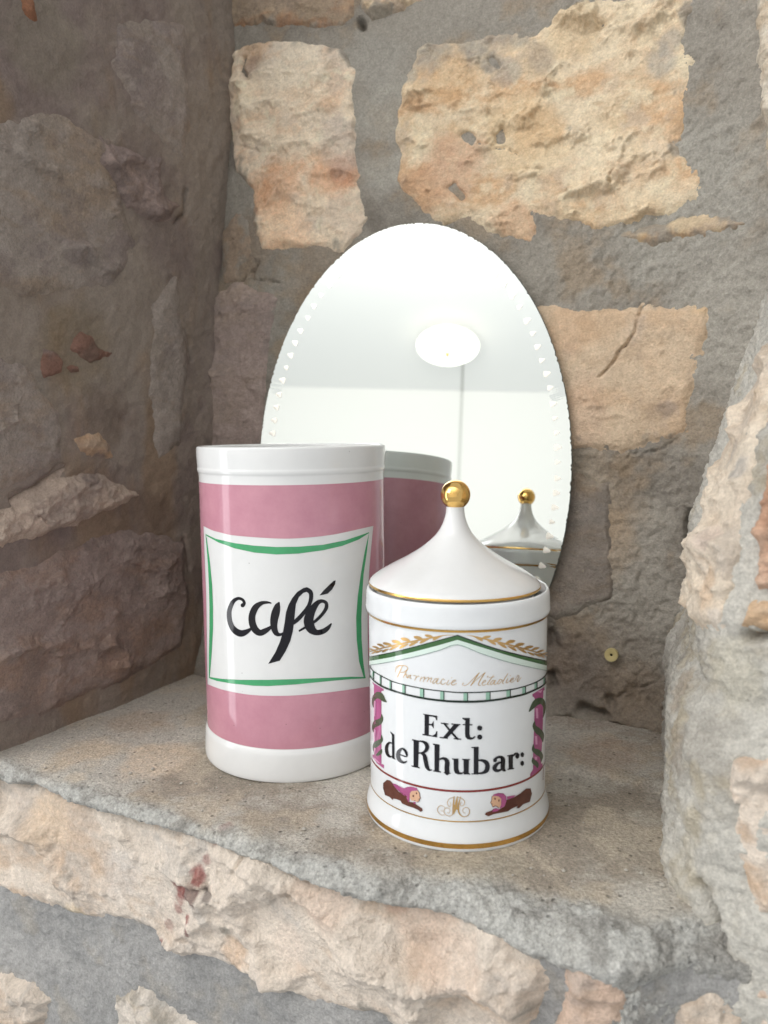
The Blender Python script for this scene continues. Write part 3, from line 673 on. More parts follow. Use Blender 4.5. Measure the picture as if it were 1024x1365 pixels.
stone(front_wall, FRONT, [(-60, 1000), (0, 1016), (60, 1044), (130, 1070), (200, 1086), (300, 1108), (370, 1130), (470, 1158), (560, 1184), (640, 1212), (700, 1250), (722, 1280), (726, 1340), (716, 1420), (600, 1440),
      (508, 1384), (457, 1366), (396, 1346), (305, 1314), (269, 1300), (228, 1290), (203, 1267), (173, 1252), (91, 1243), (61, 1228), (25, 1214), (0, 1202), (-60, 1190)],
      FP, .008, .0060, .055, smear=.24, edge=.012, warp=.006, scl=.7, tilt=.24, fine=.6, stp=.03, lum=.92, sat=.8, terr=.0014,
      blobs=[(256, 1186, 19, srgb(84, 26, 30), .9), (280, 1188, 11, srgb(70, 56, 58), .8), (268, 1165, 15, REDS, .95), (240, 1188, 13, REDS, .95), (277, 1145, 8, REDS, .6), (283, 1122, 7, REDS, .6), (240, 1200, 9, REDS, .6), (233, 1212, 8, REDS, .6),
             (249, 1224, 6, REDS, .9), (250, 1243, 6, srgb(100, 26, 30), .9), (215, 1255, 6, REDS, .9), (222, 1235, 10, REDS, .4), (310, 1270, 26, srgb(206, 160, 112), .6), (60, 1090, 40, srgb(226, 196, 160), .6), (20, 1200, 20, srgb(206, 160, 110), .6), (95, 1230, 24, srgb(216, 190, 140), .5),
             (150, 1170, 40, srgb(206, 200, 194), .5), (430, 1200, 50, srgb(222, 190, 166), .6), (560, 1240, 50, srgb(214, 178, 150), .6), (620, 1290, 50, srgb(220, 192, 170), .5), (640, 1330, 24, srgb(206, 164, 118), .6), (520, 1215, 22, srgb(188, 140, 110), .6), (380, 1260, 30, srgb(224, 200, 180), .5)],
      cracks=[([(240, 1182), (265, 1184), (284, 1190)], .0020, .004), ([(320, 1120), (325, 1135), (322, 1150)], .001, .004)], label='long pinkish cream stone under the ledge with red stains')
stone(front_wall, FRONT, [(738, 1272), (800, 1274), (852, 1296), (858, 1345), (848, 1400), (730, 1410), (734, 1340)], (srgb(220, 190, 166), srgb(208, 178, 156), srgb(214, 180, 148), srgb(190, 176, 164)), .007, .0045, .018, lum=.84, stp=.03, fine=.6, smear=.12, edge=.008)
stone(front_wall, FRONT, [(-60, 1292), (0, 1302), (32, 1318), (57, 1340), (46, 1385), (-60, 1400)], FP, .008, .005, .018, lum=.84, stp=.03, fine=.6, smear=.15)
stone(front_wall, FRONT, [(140, 1332), (176, 1318), (225, 1345), (272, 1372), (250, 1420), (130, 1420)], (srgb(216, 204, 190), srgb(206, 196, 184), srgb(214, 188, 150), srgb(190, 186, 180)), .007, .005, .016, lum=.84, stp=.03, fine=.6, smear=.2)
stone(front_wall, FRONT, [(905, 1345), (960, 1335), (1000, 1360), (990, 1420), (900, 1420)], FP, .007, .005, .016, lum=.84, stp=.03, fine=.6, smear=.2)

# wall plug left in the back wall
def wall_plug():
    pq = BACK.inv([(815, 872)]); P = BACK.base(pq[:, 0], pq[:, 1])[0]; n = BACK.normals(pq[:, 0], pq[:, 1])[0]
    V, F = lathe(smooth_prof([(.0053, -.006), (.0054, .0008), (.0048, .0014), (.0030, .0012), (.0016, .0008), (.0011, -.0004), (.0010, -.008)], 4), 40)
    mb = MB(); mb.add(V, F)
    o = mb.build('wall_plug', plain('yellowed_plastic', tuple(srgb(190, 174, 122)), .6), back_wall)
    o.matrix_world = Matrix.Translation(Vector(P + n * .0030)) @ Vector(n).to_track_quat('Z', 'Y').to_matrix().to_4x4() @ Matrix.Scale(.80, 4)
    o['label'] = 'yellowed round wall plug set in the back wall'
    mb2 = MB(); V, F = lathe([(.0012, -.0005), (.0001, -.0005)], 16); mb2.add(V, F)
    h = mb2.build('plug_hole_disc', plain('painted_hole_shade', (.01, .009, .008), .9), o)  # flat near-black disc, paints the shade inside the plug's bore
wall_plug()

# ------------------------------------------------------------------ MIRROR
MN = np.array([-.30274083, -.94882203, .08991523]); MK = -.5101018
MUX = np.cross([0, 0, 1.0], -MN); MUX /= np.linalg.norm(MUX); MUX *= np.sign(MUX[0])
MUY = np.cross(MN, MUX); MUY *= np.sign(MUY[2])
def mirror():
    rx, ry = .1152, .1734
    cx, cy = -.1518, .21796
    cen = MN * MK + MUX * cx + MUY * cy
    root = empty('oval_mirror', tuple(cen - MUY * ry))
    tag(root, 'oval frameless mirror with a notched edge leaning on the wall behind the jars', 'mirror')
    silver, nt, b = nmat('silvered_glass'); b.inputs['Metallic'].default_value = 1; b.inputs['Base Color'].default_value = (.86, .90, .875, 1); b.inputs['Roughness'].default_value = .0
    N = nt.nodes; L = nt.links; tc = N.new('ShaderNodeTexCoord')
    vo = N.new('ShaderNodeTexVoronoi'); vo.inputs['Scale'].default_value = 90; L.new(tc.outputs['Object'], vo.inputs['Vector'])
    sp = N.new('ShaderNodeSeparateColor'); L.new(vo.outputs['Color'], sp.inputs[0])
    g = N.new('ShaderNodeMath'); g.operation = 'GREATER_THAN'; g.inputs[1].default_value = .95; L.new(sp.outputs[0], g.inputs[0])
    l = N.new('ShaderNodeMath'); l.operation = 'LESS_THAN'; l.inputs[1].default_value = .06; L.new(vo.outputs['Distance'], l.inputs[0])
    a = N.new('ShaderNodeMath'); a.operation = 'MULTIPLY'; L.new(g.outputs[0], a.inputs[0]); L.new(l.outputs[0], a.inputs[1])
    mx = N.new('ShaderNodeMix'); mx.data_type = 'RGBA'; L.new(a.outputs[0], mx.inputs['Factor']); mx.inputs['A'].default_value = (.86, .90, .875, 1); mx.inputs['B'].default_value = (.25, .25, .24, 1)
    L.new(mx.outputs['Result'], b.inputs['Base Color'])
    sm = N.new('ShaderNodeTexNoise'); sm.inputs['Scale'].default_value = 14; sm.inputs['Detail'].default_value = 5; L.new(tc.outputs['Object'], sm.inputs['Vector'])
    smr = N.new('ShaderNodeMapRange'); smr.inputs[1].default_value = .45; smr.inputs[2].default_value = .8; smr.inputs[3].default_value = 0.0; smr.inputs[4].default_value = .05
    L.new(sm.outputs['Fac'], smr.inputs[0]); L.new(smr.outputs[0], b.inputs['Roughness'])
    frost = plain('ground_glass', (.98, .95, .87), .32, 1)
    frost.node_tree.nodes['Principled BSDF'].inputs['Specular IOR Level'].default_value = .8
    edge = plain('glass_edge', (.10, .12, .11), .35)
    back = plain('mirror_backing', (.05, .035, .025), .8)
    c0 = cen - (cen - MUY * ry)
    def W3(x, y, h): return c0 + MUX * x + MUY * y + MN * h
    n = 720; nsc = 88
    rng = np.random.default_rng(4)
    T = np.linspace(0, 2 * math.pi, n, endpoint=False)
    # equal arc spacing round the oval
    tt = np.linspace(0, 2 * math.pi, 4001); sl = np.r_[0, np.cumsum(np.hypot(np.diff(rx * np.cos(tt)), np.diff(ry * np.sin(tt))))]
    ang = np.interp(np.linspace(0, sl[-1], n, endpoint=False), sl, tt)
    fr = np.arange(n) / n * nsc
    nick = np.interp(np.arange(n), np.arange(n), .0009 * (rng.random(n) ** 8))
    nx = np.cos(ang) * ry; ny = np.sin(ang) * rx; nl = np.hypot(nx, ny); nx /= nl; ny /= nl
    ox = rx * np.cos(ang) - nick * nx; oy = ry * np.sin(ang) - nick * ny
    wv = .0085 + .0022 * np.abs(np.cos(math.pi * fr)) ** 1.5
    ix = ox - nx * wv; iy = oy - ny * wv
    mb = MB(); V = [W3(0, 0, 0)] + [W3(ix[i], iy[i], 0) for i in range(n)]
    mb.add(V, [(0, 1 + i, 1 + (i + 1) % n) for i in range(n)])
    mb.build('mirror_glass', silver, root, smooth=False)
    mb = MB(); V = [W3(ix[i], iy[i], 0) for i in range(n)] + [W3(ox[i], oy[i], -.00009) for i in range(n)]
    mb.add(V, [(i, n + i, n + (i + 1) % n, (i + 1) % n) for i in range(n)])
    mb.build('bevel', silver, root, smooth=False)
    mb = MB(); V = [W3(ox[i], oy[i], -.00009) for i in range(n)] + [W3(ox[i] + nx[i] * .0006, oy[i] + ny[i] * .0006, -.0016) for i in range(n)] + [W3(ox[i], oy[i], -.0040) for i in range(n)]
    mb.add(V, [(i, n + i, n + (i + 1) % n, (i + 1) % n) for i in range(n)] + [(n + i, 2 * n + i, 2 * n + (i + 1) % n, n + (i + 1) % n) for i in range(n)])
    mb.build('glass_edge', edge, root, smooth=False)
    mb = MB(); V = [W3(0, 0, -.0041)] + [W3(ox[i], oy[i], -.0041) for i in range(n)]
    mb.add(V, [(0, 1 + (i + 1) % n, 1 + i) for i in range(n)])
    mb.build('backing', back, root, smooth=False)
    # ground notches along the inner line of the bevel
    m = 12; V = []
    for k in range(m):
        a = 2 * math.pi * k / m
        tri = 1 - .22 * math.cos(3 * (a + math.pi / 2))
        V.append((.0021 * tri * math.cos(a), .0026 * tri * math.sin(a), 0))
    V.append((0, .0006, .00007))
    me = bpy.data.meshes.new('edge_notch'); me.from_pydata(V, [], [(k, (k + 1) % m, m) for k in range(m)]); me.materials.append(frost); me.update()
    for k in range(nsc):
        i = int((k + .5) / nsc * n) % n
        p = W3(ox[i] - nx[i] * .0092, oy[i] - ny[i] * .0092, .0002)
        yv = MUX * nx[i] + MUY * ny[i]; xv = np.cross(yv, MN)
        o = link(bpy.data.objects.new('edge_notch', me), root)
        s = .72 + .33 * rng.random()
        mt = Matrix(((xv[0] * s, yv[0] * s, MN[0], p[0]), (xv[1] * s, yv[1] * s, MN[1], p[1]), (xv[2] * s, yv[2] * s, MN[2], p[2]), (0, 0, 0, 1)))
        o.matrix_local = mt
mirror()

# ------------------------------------------------------------------ painted decoration: outlines traced as curves on the jar's surface
class Jar:
    def __init__(s, cx, cy, R): s.cx, s.cy, s.R = cx, cy, R; s.k = 0
    def hit(s, px, py):
        d = ray(px, py); o = CC - np.array([s.cx, s.cy, 0])
        A = d[0] ** 2 + d[1] ** 2; B = o[0] * d[0] + o[1] * d[1]; C = o[0] ** 2 + o[1] ** 2 - s.R ** 2
        D = B * B - A * C
        t = (-B - math.sqrt(D)) / A if D > 0 else -B / A
        p = o + d * t
        return math.atan2(p[0], -p[1]), p[2]
    def pt(s, th, z, off): r = s.R + off; return (r * math.sin(th), -r * math.cos(th), z)
    def off(s):
        s.k += 1; return .00011 + .000004 * (s.k % 60)

def polygon(mb, jar, pts, off=None):
    off = jar.off() if off is None else off
    dense = []
    for i in range(len(pts)):
        a = np.array(pts[i], float); b = np.array(pts[(i + 1) % len(pts)], float)
        n = max(1, int(np.linalg.norm(b - a) / 3))
        dense += [a + (b - a) * k / n for k in range(n)]
    uv = [jar.hit(*p) for p in dense]
    P = [Vector((u * jar.R, z, 0)) for u, z in uv]
    tris = tessellate_polygon([P])
    bm = bmesh.new(); vs = [bm.verts.new(p) for p in P]
    for t in tris:
        try: bm.faces.new([vs[i] for i in t])
        except ValueError: pass
    st = math.radians(3) * jar.R
    x0 = min(p.x for p in P); x1 = max(p.x for p in P)
    x = math.ceil(x0 / st) * st
    while x < x1:
        bmesh.ops.bisect_plane(bm, geom=bm.verts[:] + bm.edges[:] + bm.faces[:], plane_co=(x, 0, 0), plane_no=(1, 0, 0), dist=1e-7)
        x += st
    bm.verts.index_update()
    mb.add([jar.pt(v.co.x / jar.R, v.co.y, off) for v in bm.verts], [[v.index for v in f.verts] for f in bm.faces])
    bm.free()

def stroke(mb, jar, pts, off=None, cap=True, step=1.2):
    """pts: (x, y, width) in photo pixels"""
    off = jar.off() if off is None else off
    D = smooth_prof(pts, 10)
    D = np.array(D)
    s = np.r_[0, np.cumsum(np.hypot(np.diff(D[:, 0]), np.diff(D[:, 1])))]
    n = max(4, int(s[-1] / step)); q = np.linspace(0, s[-1], n + 1)
    X, Y, Wd = [np.interp(q, s, D[:, k]) for k in range(3)]
    tx = np.gradient(X); ty = np.gradient(Y); l = np.hypot(tx, ty) + 1e-9; tx /= l; ty /= l
    V = []; m = 3
    Xs, Ys, Ws, TX, TY = X, Y, Wd, tx, ty
    if cap:   # round ends
        Xs = np.r_[X[0] - tx[0] * Wd[0] * .5, X[0] - tx[0] * Wd[0] * .35, X, X[-1] + tx[-1] * Wd[-1] * .35, X[-1] + tx[-1] * Wd[-1] * .5]
        Ys = np.r_[Y[0] - ty[0] * Wd[0] * .5, Y[0] - ty[0] * Wd[0] * .35, Y, Y[-1] + ty[-1] * Wd[-1] * .35, Y[-1] + ty[-1] * Wd[-1] * .5]
        Ws = np.r_[Wd[0] * .1, Wd[0] * .7, Wd, Wd[-1] * .7, Wd[-1] * .1]
        TX = np.r_[tx[0], tx[0], tx, tx[-1], tx[-1]]; TY = np.r_[ty[0], ty[0], ty, ty[-1], ty[-1]]
    for i in range(len(Xs)):
        for k in range(m):
            f = (k / (m - 1) - .5) * Ws[i]
            th, z = jar.hit(Xs[i] - TY[i] * f, Ys[i] + TX[i] * f)
            V.append(jar.pt(th, z, off))
    F = [(i * m + k, i * m + k + 1, (i + 1) * m + k + 1, (i + 1) * m + k) for i in range(len(Xs) - 1) for k in range(m - 1)]
    mb.add(V, F)

def dot(mb, jar, x, y, rx, ry, n=18):
    polygon(mb, jar, [(x + rx * math.cos(2 * math.pi * k / n), y + ry * math.sin(2 * math.pi * k / n)) for k in range(n)])

def Z(sc, ox, oy):
    def f(pts): return [(p[0] / sc + ox, p[1] / sc + oy) + ((p[2] / sc,) if len(p) > 2 else ()) for p in pts]
    return f

def ring(mb, R, z0, z1, off, a0=-math.pi, a1=math.pi, n=160):
    V = []
    for i in range(n + 1):
        a = a0 + (a1 - a0) * i / n
        for z in (z0, z1): V.append(((R + off) * math.sin(a), -(R + off) * math.cos(a), z))
    mb.add(V, [(2 * i, 2 * i + 2, 2 * i + 3, 2 * i + 1) for i in range(n)])

# ------------------------------------------------------------------ COFFEE JAR
def coffee_jar():
    J = Jar(-.0562, .4744, .0564)
    root = empty('coffee_jar', (J.cx, J.cy, 0)); tag(root, 'tall white and pink porcelain jar with green framed coffee lettering in black script', 'jar')
    out = [(.0535, 0), (.0572, .0002), (.0580, .0012), (.0582, .004), (.0580, .009), (.0577, .0135), (.0574, .0165), (.0568, .0184), (.0564, .0196), (.0564, .024)]
    prof = smooth_prof(out, 4) + [np.array((.0564, z)) for z in np.linspace(.03, .166, 14)]
    prof += smooth_prof([(.0564, .168), (.0564, .1715), (.0566, .1740), (.0571, .1752), (.0573, .1766), (.0571, .1778), (.0572, .1800), (.0574, .184), (.0574, .1876), (.0572, .1893), (.0563, .1900), (.0550, .1898), (.0541, .1888), (.0538, .186), (.0533, .178), (.0526, .165)], 5)
    prof += [np.array((.0526, .08)), np.array((.0526, .006)), np.array((.050, .004)), np.array((.0005, .004))]
    mb = MB(); V, F = lathe(prof, 192); mb.add(V, F)
    n = 192; V, F = lathe([(.0535, 0), (.0005, .001)], n); mb.add(V, F)
    mb.build('body', WHITE_WARM, root)
    # pink glaze with the white panel left open
    top = [(271.6, 701.2), (283, 706.8), (295.6, 710.2), (309.6, 713.4), (343.9, 716.4), (381, 718), (414, 716.2), (441.5, 713), (462, 709), (482.5, 704.4), (497.6, 701)]
    right = [(497.6, 701), (494, 738), (491.6, 772), (490.2, 820), (490.5, 870), (492.5, 915)]
    bot = [(492.5, 915), (455, 920.8), (406.5, 926), (370, 927.6), (333, 926), (299, 919.8), (277, 912)]
    left = [(277, 912), (276.2, 870), (275.8, 830), (275, 790), (273.4, 753), (271.6, 701.2)]
    z0, z1 = .0196, .1692
    mb = MB()
    def side(pts, o0, o1, n=48, m=44):
        D = np.array(smooth_prof(pts, 10)); s = np.r_[0, np.cumsum(np.hypot(*np.diff(D, axis=0).T))]
        q = np.linspace(0, s[-1], n + 1); I = [J.hit(np.interp(t, s, D[:, 0]), np.interp(t, s, D[:, 1])) for t in q]
        V = []
        for i in range(n + 1):
            O = (o0[0] + (o1[0] - o0[0]) * i / n, o0[1] + (o1[1] - o0[1]) * i / n)
            for j in range(m + 1):
                f = j / m; V.append(J.pt(I[i][0] + (O[0] - I[i][0]) * f, I[i][1] + (O[1] - I[i][1]) * f, .0001))
        mb.add(V, [(i * (m + 1) + j, (i + 1) * (m + 1) + j, (i + 1) * (m + 1) + j + 1, i * (m + 1) + j + 1) for i in range(n) for j in range(m)])
    p = math.pi
    side(top, (-p, z1), (p, z1), 120); side(right, (p, z1), (p, z0)); side(bot, (p, z0), (-p, z0), 120); side(left, (-p, z0), (-p, z1))
    mb.build('pink_glaze', PINK, root)
    f = Z(2.731, 240, 560); mb = MB()
    polygon(mb, J, f([(93, 414), (130, 432), (200, 448), (270, 457), (350, 462), (430, 461), (520, 454), (600, 438), (660, 418), (688, 408), (688, 411), (650, 435), (590, 458), (520, 474), (430, 486), (350, 489), (270, 482), (200, 467), (140, 445), (97, 421)]))
    polygon(mb, J, f([(93, 414), (98, 430), (110, 520), (118, 600), (121, 680), (121, 760), (116, 850), (109, 937), (106, 937), (106, 850), (108, 760), (108, 680), (106, 600), (102, 520), (95, 430)]))
    polygon(mb, J, f([(688, 408), (680, 480), (668, 560), (663, 640), (660, 720), (661, 800), (667, 880), (675, 940), (668, 935), (652, 880), (643, 800), (641, 720), (647, 640), (658, 560), (672, 480)]))
    g = Z(4.096, 260, 850)
    polygon(mb, J, g([(78, 214), (150, 225), (250, 230), (400, 230), (550, 226), (700, 220), (850, 213), (932, 215), (930, 222), (850, 226), (700, 240), (550, 255), (400, 264), (320, 262), (200, 250), (120, 236), (80, 222)]))
    mb.build('green_frame', GREEN, root)
    h = Z(6.0235, 290, 750); mb = MB()
    for s in ([(203, 342, 34), (216, 325, 24), (202, 297, 22), (165, 288, 25), (125, 315, 33), (98, 380, 37), (96, 440, 39), (110, 500, 41), (142, 545, 50), (190, 568, 54), (238, 552, 38), (272, 528, 18)],
              [(430, 324, 10), (400, 319, 20), (355, 325, 32), (308, 358, 50), (280, 420, 54), (280, 480, 56), (302, 535, 56), (342, 563, 50), (388, 545, 42), (432, 516, 24)],
              [(492, 325, 20), (482, 348, 46), (468, 400, 66), (455, 460, 62), (455, 520, 52), (472, 565, 42), (502, 578, 24), (532, 564, 16)],
              [(715, 214, 36), (747, 238, 36), (751, 285, 33), (733, 345, 30), (690, 405, 32), (650, 450, 34), (612, 482, 30)],
              [(658, 547, 15), (690, 528, 18), (740, 498, 20), (790, 465, 24), (840, 415, 26), (872, 365, 30), (872, 325, 28), (840, 308, 28), (800, 325, 40), (760, 380, 60), (735, 440, 76), (735, 490, 80), (755, 535, 70), (795, 560, 46), (845, 552, 42), (885, 525, 34), (912, 492, 14)]):
        stroke(mb, J, h(s))
    polygon(mb, J, h([(408, 812), (500, 787), (548, 710), (585, 630), (605, 550), (615, 480), (622, 400), (630, 330), (655, 275), (690, 242), (722, 232), (722, 197), (690, 203), (640, 235), (600, 285), (570, 340), (550, 400), (540, 480), (525, 560), (500, 640), (465, 720)]))
    polygon(mb, J, h([(820, 262), (850, 225), (895, 180), (930, 147), (948, 142), (945, 170), (920, 215), (885, 248), (850, 257)]))
    mb.build('lettering', BLACK, root)
coffee_jar()

# ------------------------------------------------------------------ PHARMACY JAR
def pharmacy_jar():
    J = Jar(.0374, .3909, .0458)
    root = empty('pharmacy_jar', (J.cx, J.cy, 0)); tag(root, 'small white and gold lidded apothecary jar with painted temple front and rhubarb lettering', 'jar')
    prof = smooth_prof([(.044, 0), (.0472, .0003), (.0479, .0012), (.0480, .0030), (.0479, .0050), (.0473, .0075), (.0465, .0105), (.0460, .0132), (.0459, .0150), (.0458, .018)], 5)
    prof += [np.array((.0458, z)) for z in np.linspace(.022, .100, 12)]
    prof += smooth_prof([(.0458, .1025), (.0459, .1045), (.0464, .1062), (.0470, .1073), (.0473, .1086), (.0472, .1105), (.0471, .1130), (.0470, .1155), (.0468, .1172), (.0463, .1184), (.0457, .1188), (.0451, .1185), (.0447, .1174), (.0430, .1150), (.0425, .113)], 5)
    prof += [np.array((.0425, .05)), np.array((.0425, .006)), np.array((.0005, .005))]
    mb = MB(); V, F = lathe(prof, 192); mb.add(V, F); V, F = lathe([(.044, 0), (.0005, .001)], 192); mb.add(V, F)
    mb.build('body', WHITE, root)
    # gilt bands follow the profile
    for (z0, z1, w) in ((.1058, .1072, 0), (.0022, .0046, 0), (.0143, .0149, 0)):
        pr = [p for p in prof[:-3] if p[0] > .0457 and z0 - .0004 <= p[1] <= z1 + .0004]
        zz = np.linspace(z0, z1, 7); P = np.array([p for p in prof if p[0] > .0457 and p[1] < .1195]); o = P[:, 1].argsort(); rr = np.interp(zz, P[o, 1], P[o, 0])
        mb = MB(); V, F = lathe([(r + .00010, z) for r, z in zip(rr, zz)], 192); mb.add(V, F); mb.build('gold_band', GOLD, root)
    # lid, sitting a touch to the left
    lid = bpy.data.objects.new('lid', None)
    lp = smooth_prof([(.0405, .1140), (.0408, .1182), (.0433, .1190), (.0439, .1197), (.0437, .1207), (.0425, .1224), (.0385, .1254), (.0318, .1293), (.0248, .1332), (.0184, .1373), (.0131, .1415), (.0092, .1456), (.0068, .1497), (.0053, .1538), (.0046, .1578), (.0045, .1605), (.003, .161)], 6)
    base = .1185
    mb = MB(); V, F = lathe([(r, z - base) for r, z in lp], 160); mb.add(V, F)
    lid = mb.build('lid', WHITE_WARM, root, loc=(-.0016, -.0003, base))
    lid.rotation_euler = (0, math.radians(.9), 0)
    P = np.array([p for p in lp if p[1] > .1189]); o = P[:, 1].argsort()
    zz = np.linspace(.1193, .1207, 6); mb = MB(); V, F = lathe([(np.interp(z, P[o, 1], P[o, 0]) + .0001, z - base) for z in zz], 160); mb.add(V, F); mb.build('gold_rim', GOLD, lid)
    mb = MB(); k = [(.0076 * math.sin(t), .1655 - base - .0076 * math.cos(t)) for t in np.linspace(.02, math.pi - .005, 40)]
    V, F = lathe(k, 64); mb.add(V, F); mb.build('knob', GOLDBALL, lid)

    L3 = Z(7.877, 485, 840); R4 = Z(7.877, 610, 840)
    # laurel garland
    mb = MB()
    right = [(40, 49, 4), (120, 54, 6), (180, 66, 12), (280, 90, 14), (400, 118, 16), (550, 156, 16), (700, 196, 14), (830, 232, 12), (955, 276, 10)]
    def mir(p): return (p[0] - 0, p[1] - .055 * p[0])
    def leafs(tf):
        for tx, ty, wd in ((345, 64, 26), (460, 88, 32), (598, 112, 34), (694, 142, 32), (788, 170, 28), (852, 184, 24), (903, 210, 20), (942, 236, 16)):
            L = 1.35 if tx < 800 else 1
            stroke(mb, J, tf([(tx - 82 * L, ty + 30 * L, 8), (tx - 45 * L, ty + 12, wd), (tx - 14, ty + 4, wd * .9), (tx, ty, wd * .45)]))
        for tx, ty, wd in ((262, 112, 22), (400, 150, 26), (512, 184, 26), (616, 214, 26), (720, 238, 22), (800, 264, 22), (866, 278, 18), (912, 288, 16)):
            L = 1.2 if tx < 800 else .9
            stroke(mb, J, tf([(tx - 75 * L, ty - 38 * L, 8), (tx - 34 * L, ty - 20 * L, wd), (tx - 8, ty - 5, wd * .8), (tx, ty, wd * .4)]))
    stroke(mb, J, R4(right)); leafs(R4)
    mb.build('laurel_garland', GOLDINK, root); mb = MB()
    def lf(pts): return L3([(985 - p[0] * .985, p[1] - .05 * p[0] + 4) + tuple(p[2:]) for p in pts])
    stroke(mb, J, lf(right)); leafs(lf)
    mb.build('laurel_garland', GOLDINK, root)
    # pediment
    topL = [(60, 281), (280, 237), (520, 178), (760, 113), (985, 53)]; topR = [(0, 53), (200, 125), (350, 177), (500, 222), (700, 273), (955, 329)]
    botL = [(60, 325), (280, 285), (520, 228), (760, 165), (985, 103)]; botR = [(0, 100), (200, 163), (400, 225), (500, 256), (700, 313), (955, 378)]
    lnL = [(62, 368), (350, 318), (600, 262), (800, 207), (982, 152)]; lnR = [(0, 152), (250, 245), (500, 325), (700, 375), (944, 426)]
    mb = MB(); polygon(mb, J, L3(botL[:-1]) + R4(botR) + R4(lnR[::-1]) + L3(lnL[:-1][::-1])); mb.build('pale_green_wash', PALEGREEN, root)
    mb = MB(); polygon(mb, J, L3(topL[:-1]) + R4(topR) + R4(botR[::-1]) + L3(botL[:-1][::-1])); mb.build('pediment_band', DKGREEN, root)
    mb = MB()
    tl = L3([(x, y, 9) for x, y in topL[:-1]]) + R4([(x, y, 10) for x, y in topR[:1]]); tr = R4([(x, y, 12) for x, y in topR])
    stroke(mb, J, tl); stroke(mb, J, tr)
    up = L3([(65, 370, 9), (100, 425, 10), (180, 475, 10), (300, 535, 10), (440, 575, 10), (640, 615, 10), (840, 640, 10)]) + R4([(0, 652, 11), (200, 652, 11), (400, 640, 11), (560, 622, 11), (700, 590, 11), (830, 540, 11), (900, 495, 10), (945, 435, 9)])
    lo = L3([(65, 470, 9), (110, 530, 14), (200, 590, 18), (300, 630, 20), (440, 672, 20), (640, 715, 21), (840, 740, 22)]) + R4([(0, 748, 24), (200, 748, 24), (400, 730, 22), (560, 702, 22), (700, 670, 20), (830, 615, 18), (900, 575, 15), (945, 520, 10)])
    stroke(mb, J, up); stroke(mb, J, lo)
    stroke(mb, J, L3([(65, 372, 8), (64, 420, 8), (65, 468, 8)])); stroke(mb, J, R4([(946, 437, 9), (947, 480, 9), (946, 518, 9)]))
    for f, x, y0, y1 in ((L3, 107, 432, 525), (L3, 185, 480, 580), (L3, 292, 532, 622), (L3, 437, 576, 668), (L3, 632, 615, 708), (L3, 843, 640, 735),
                         (R4, 105, 655, 745), (R4, 340, 645, 732), (R4, 551, 625, 700), (R4, 710, 590, 665), (R4, 830, 542, 612), (R4, 914, 488, 565)):
        stroke(mb, J, f([(x, y0, 9), (x, (y0 + y1) / 2, 9), (x, y1, 9)]))
    mb.build('entablature_lines', NEARBLACK, root)
    mb = MB(); stroke(mb, J, L3([(x, y, 5) for x, y in lnL[:-1]]) + R4([(x, y, 5) for x, y in lnR])); mb.build('thin_pediment_line', TEALLINE, root)
    mb = MB()
    for f, x0, x1, y0, y1 in ((L3, 93, 107, 430, 522), (L3, 168, 185, 478, 575), (L3, 270, 292, 528, 618), (L3, 405, 437, 572, 662), (L3, 590, 632, 612, 704), (L3, 803, 843, 638, 733),
                              (R4, 62, 105, 655, 742), (R4, 297, 340, 648, 735), (R4, 512, 551, 627, 704), (R4, 678, 710, 594, 669), (R4, 806, 830, 549, 620), (R4, 899, 914, 498, 570)):
        polygon(mb, J, f([(x0, y0), (x1, y0 + 2), (x1, y1), (x0, y1)]), off=.0001)
    mb.build('triglyphs', MIDGREEN, root)
    # columns with snakes
    c5 = Z(9.75, 488, 900); c6 = Z(9.75, 690, 900)
    mb = MB()
    polygon(mb, J, c5([(104, 120), (203, 190), (203, 1150), (236, 1165), (236, 1215), (150, 1150), (88, 1070), (84, 1035), (108, 1030)]), off=.0001)
    polygon(mb, J, c5([(84, 84), (130, 118), (232, 180), (232, 202), (200, 205), (110, 140), (90, 110)]), off=.00011)
    colL = mb.build('painted_column', MAGENTA, root); mb = MB()
    polygon(mb, J, c6([(222, 290), (330, 290), (328, 600), (322, 800), (310, 1000), (306, 1150), (322, 1140), (324, 1185), (250, 1262), (160, 1320), (162, 1285), (200, 1222), (200, 1000), (212, 700)]), off=.0001)
    polygon(mb, J, c6([(190, 248), (345, 150), (350, 190), (334, 205), (332, 295), (215, 300), (213, 285), (195, 280)]), off=.00011)
    colR = mb.build('painted_column', MAGENTA, root)
    mb = MB()
    for y0, y1 in ((330, 540), (700, 860), (940, 1010)): polygon(mb, J, c5([(112, y0), (134, y0 + 10), (128, y1), (112, y1 - 10)]))
    polygon(mb, J, c5([(100, 1060), (130, 1080), (190, 1140), (170, 1140), (110, 1090)]))
    mb.build('column_highlight', PALEMAG, colL); mb = MB()
    for y0, y1, dx in ((430, 560, 0), (790, 900, -10), (1060, 1100, -14)): polygon(mb, J, c6([(232 + dx, y0), (262 + dx, y0), (268 + dx, y1), (240 + dx, y1)]))
    polygon(mb, J, c6([(250, 215), (320, 190), (300, 230)]))
    mb.build('column_highlight', PALEMAG, colR)
    mb = MB()
    for s in ([(265, 346, 16), (232, 318, 52), (192, 272, 84), (150, 262, 88), (108, 300, 52), (92, 370, 24), (98, 415, 8)], [(205, 508, 10), (208, 560, 40), (178, 602, 76), (130, 632, 84), (97, 682, 36), (98, 738, 8)],
              [(202, 778, 10), (205, 835, 38), (170, 872, 66), (130, 905, 70), (106, 950, 34), (112, 1008, 8)], [(202, 965, 16), (188, 1004, 48), (150, 1034, 34)]): stroke(mb, J, c5(s))
    mb.build('painted_snake', SNAKE, root); mb = MB()
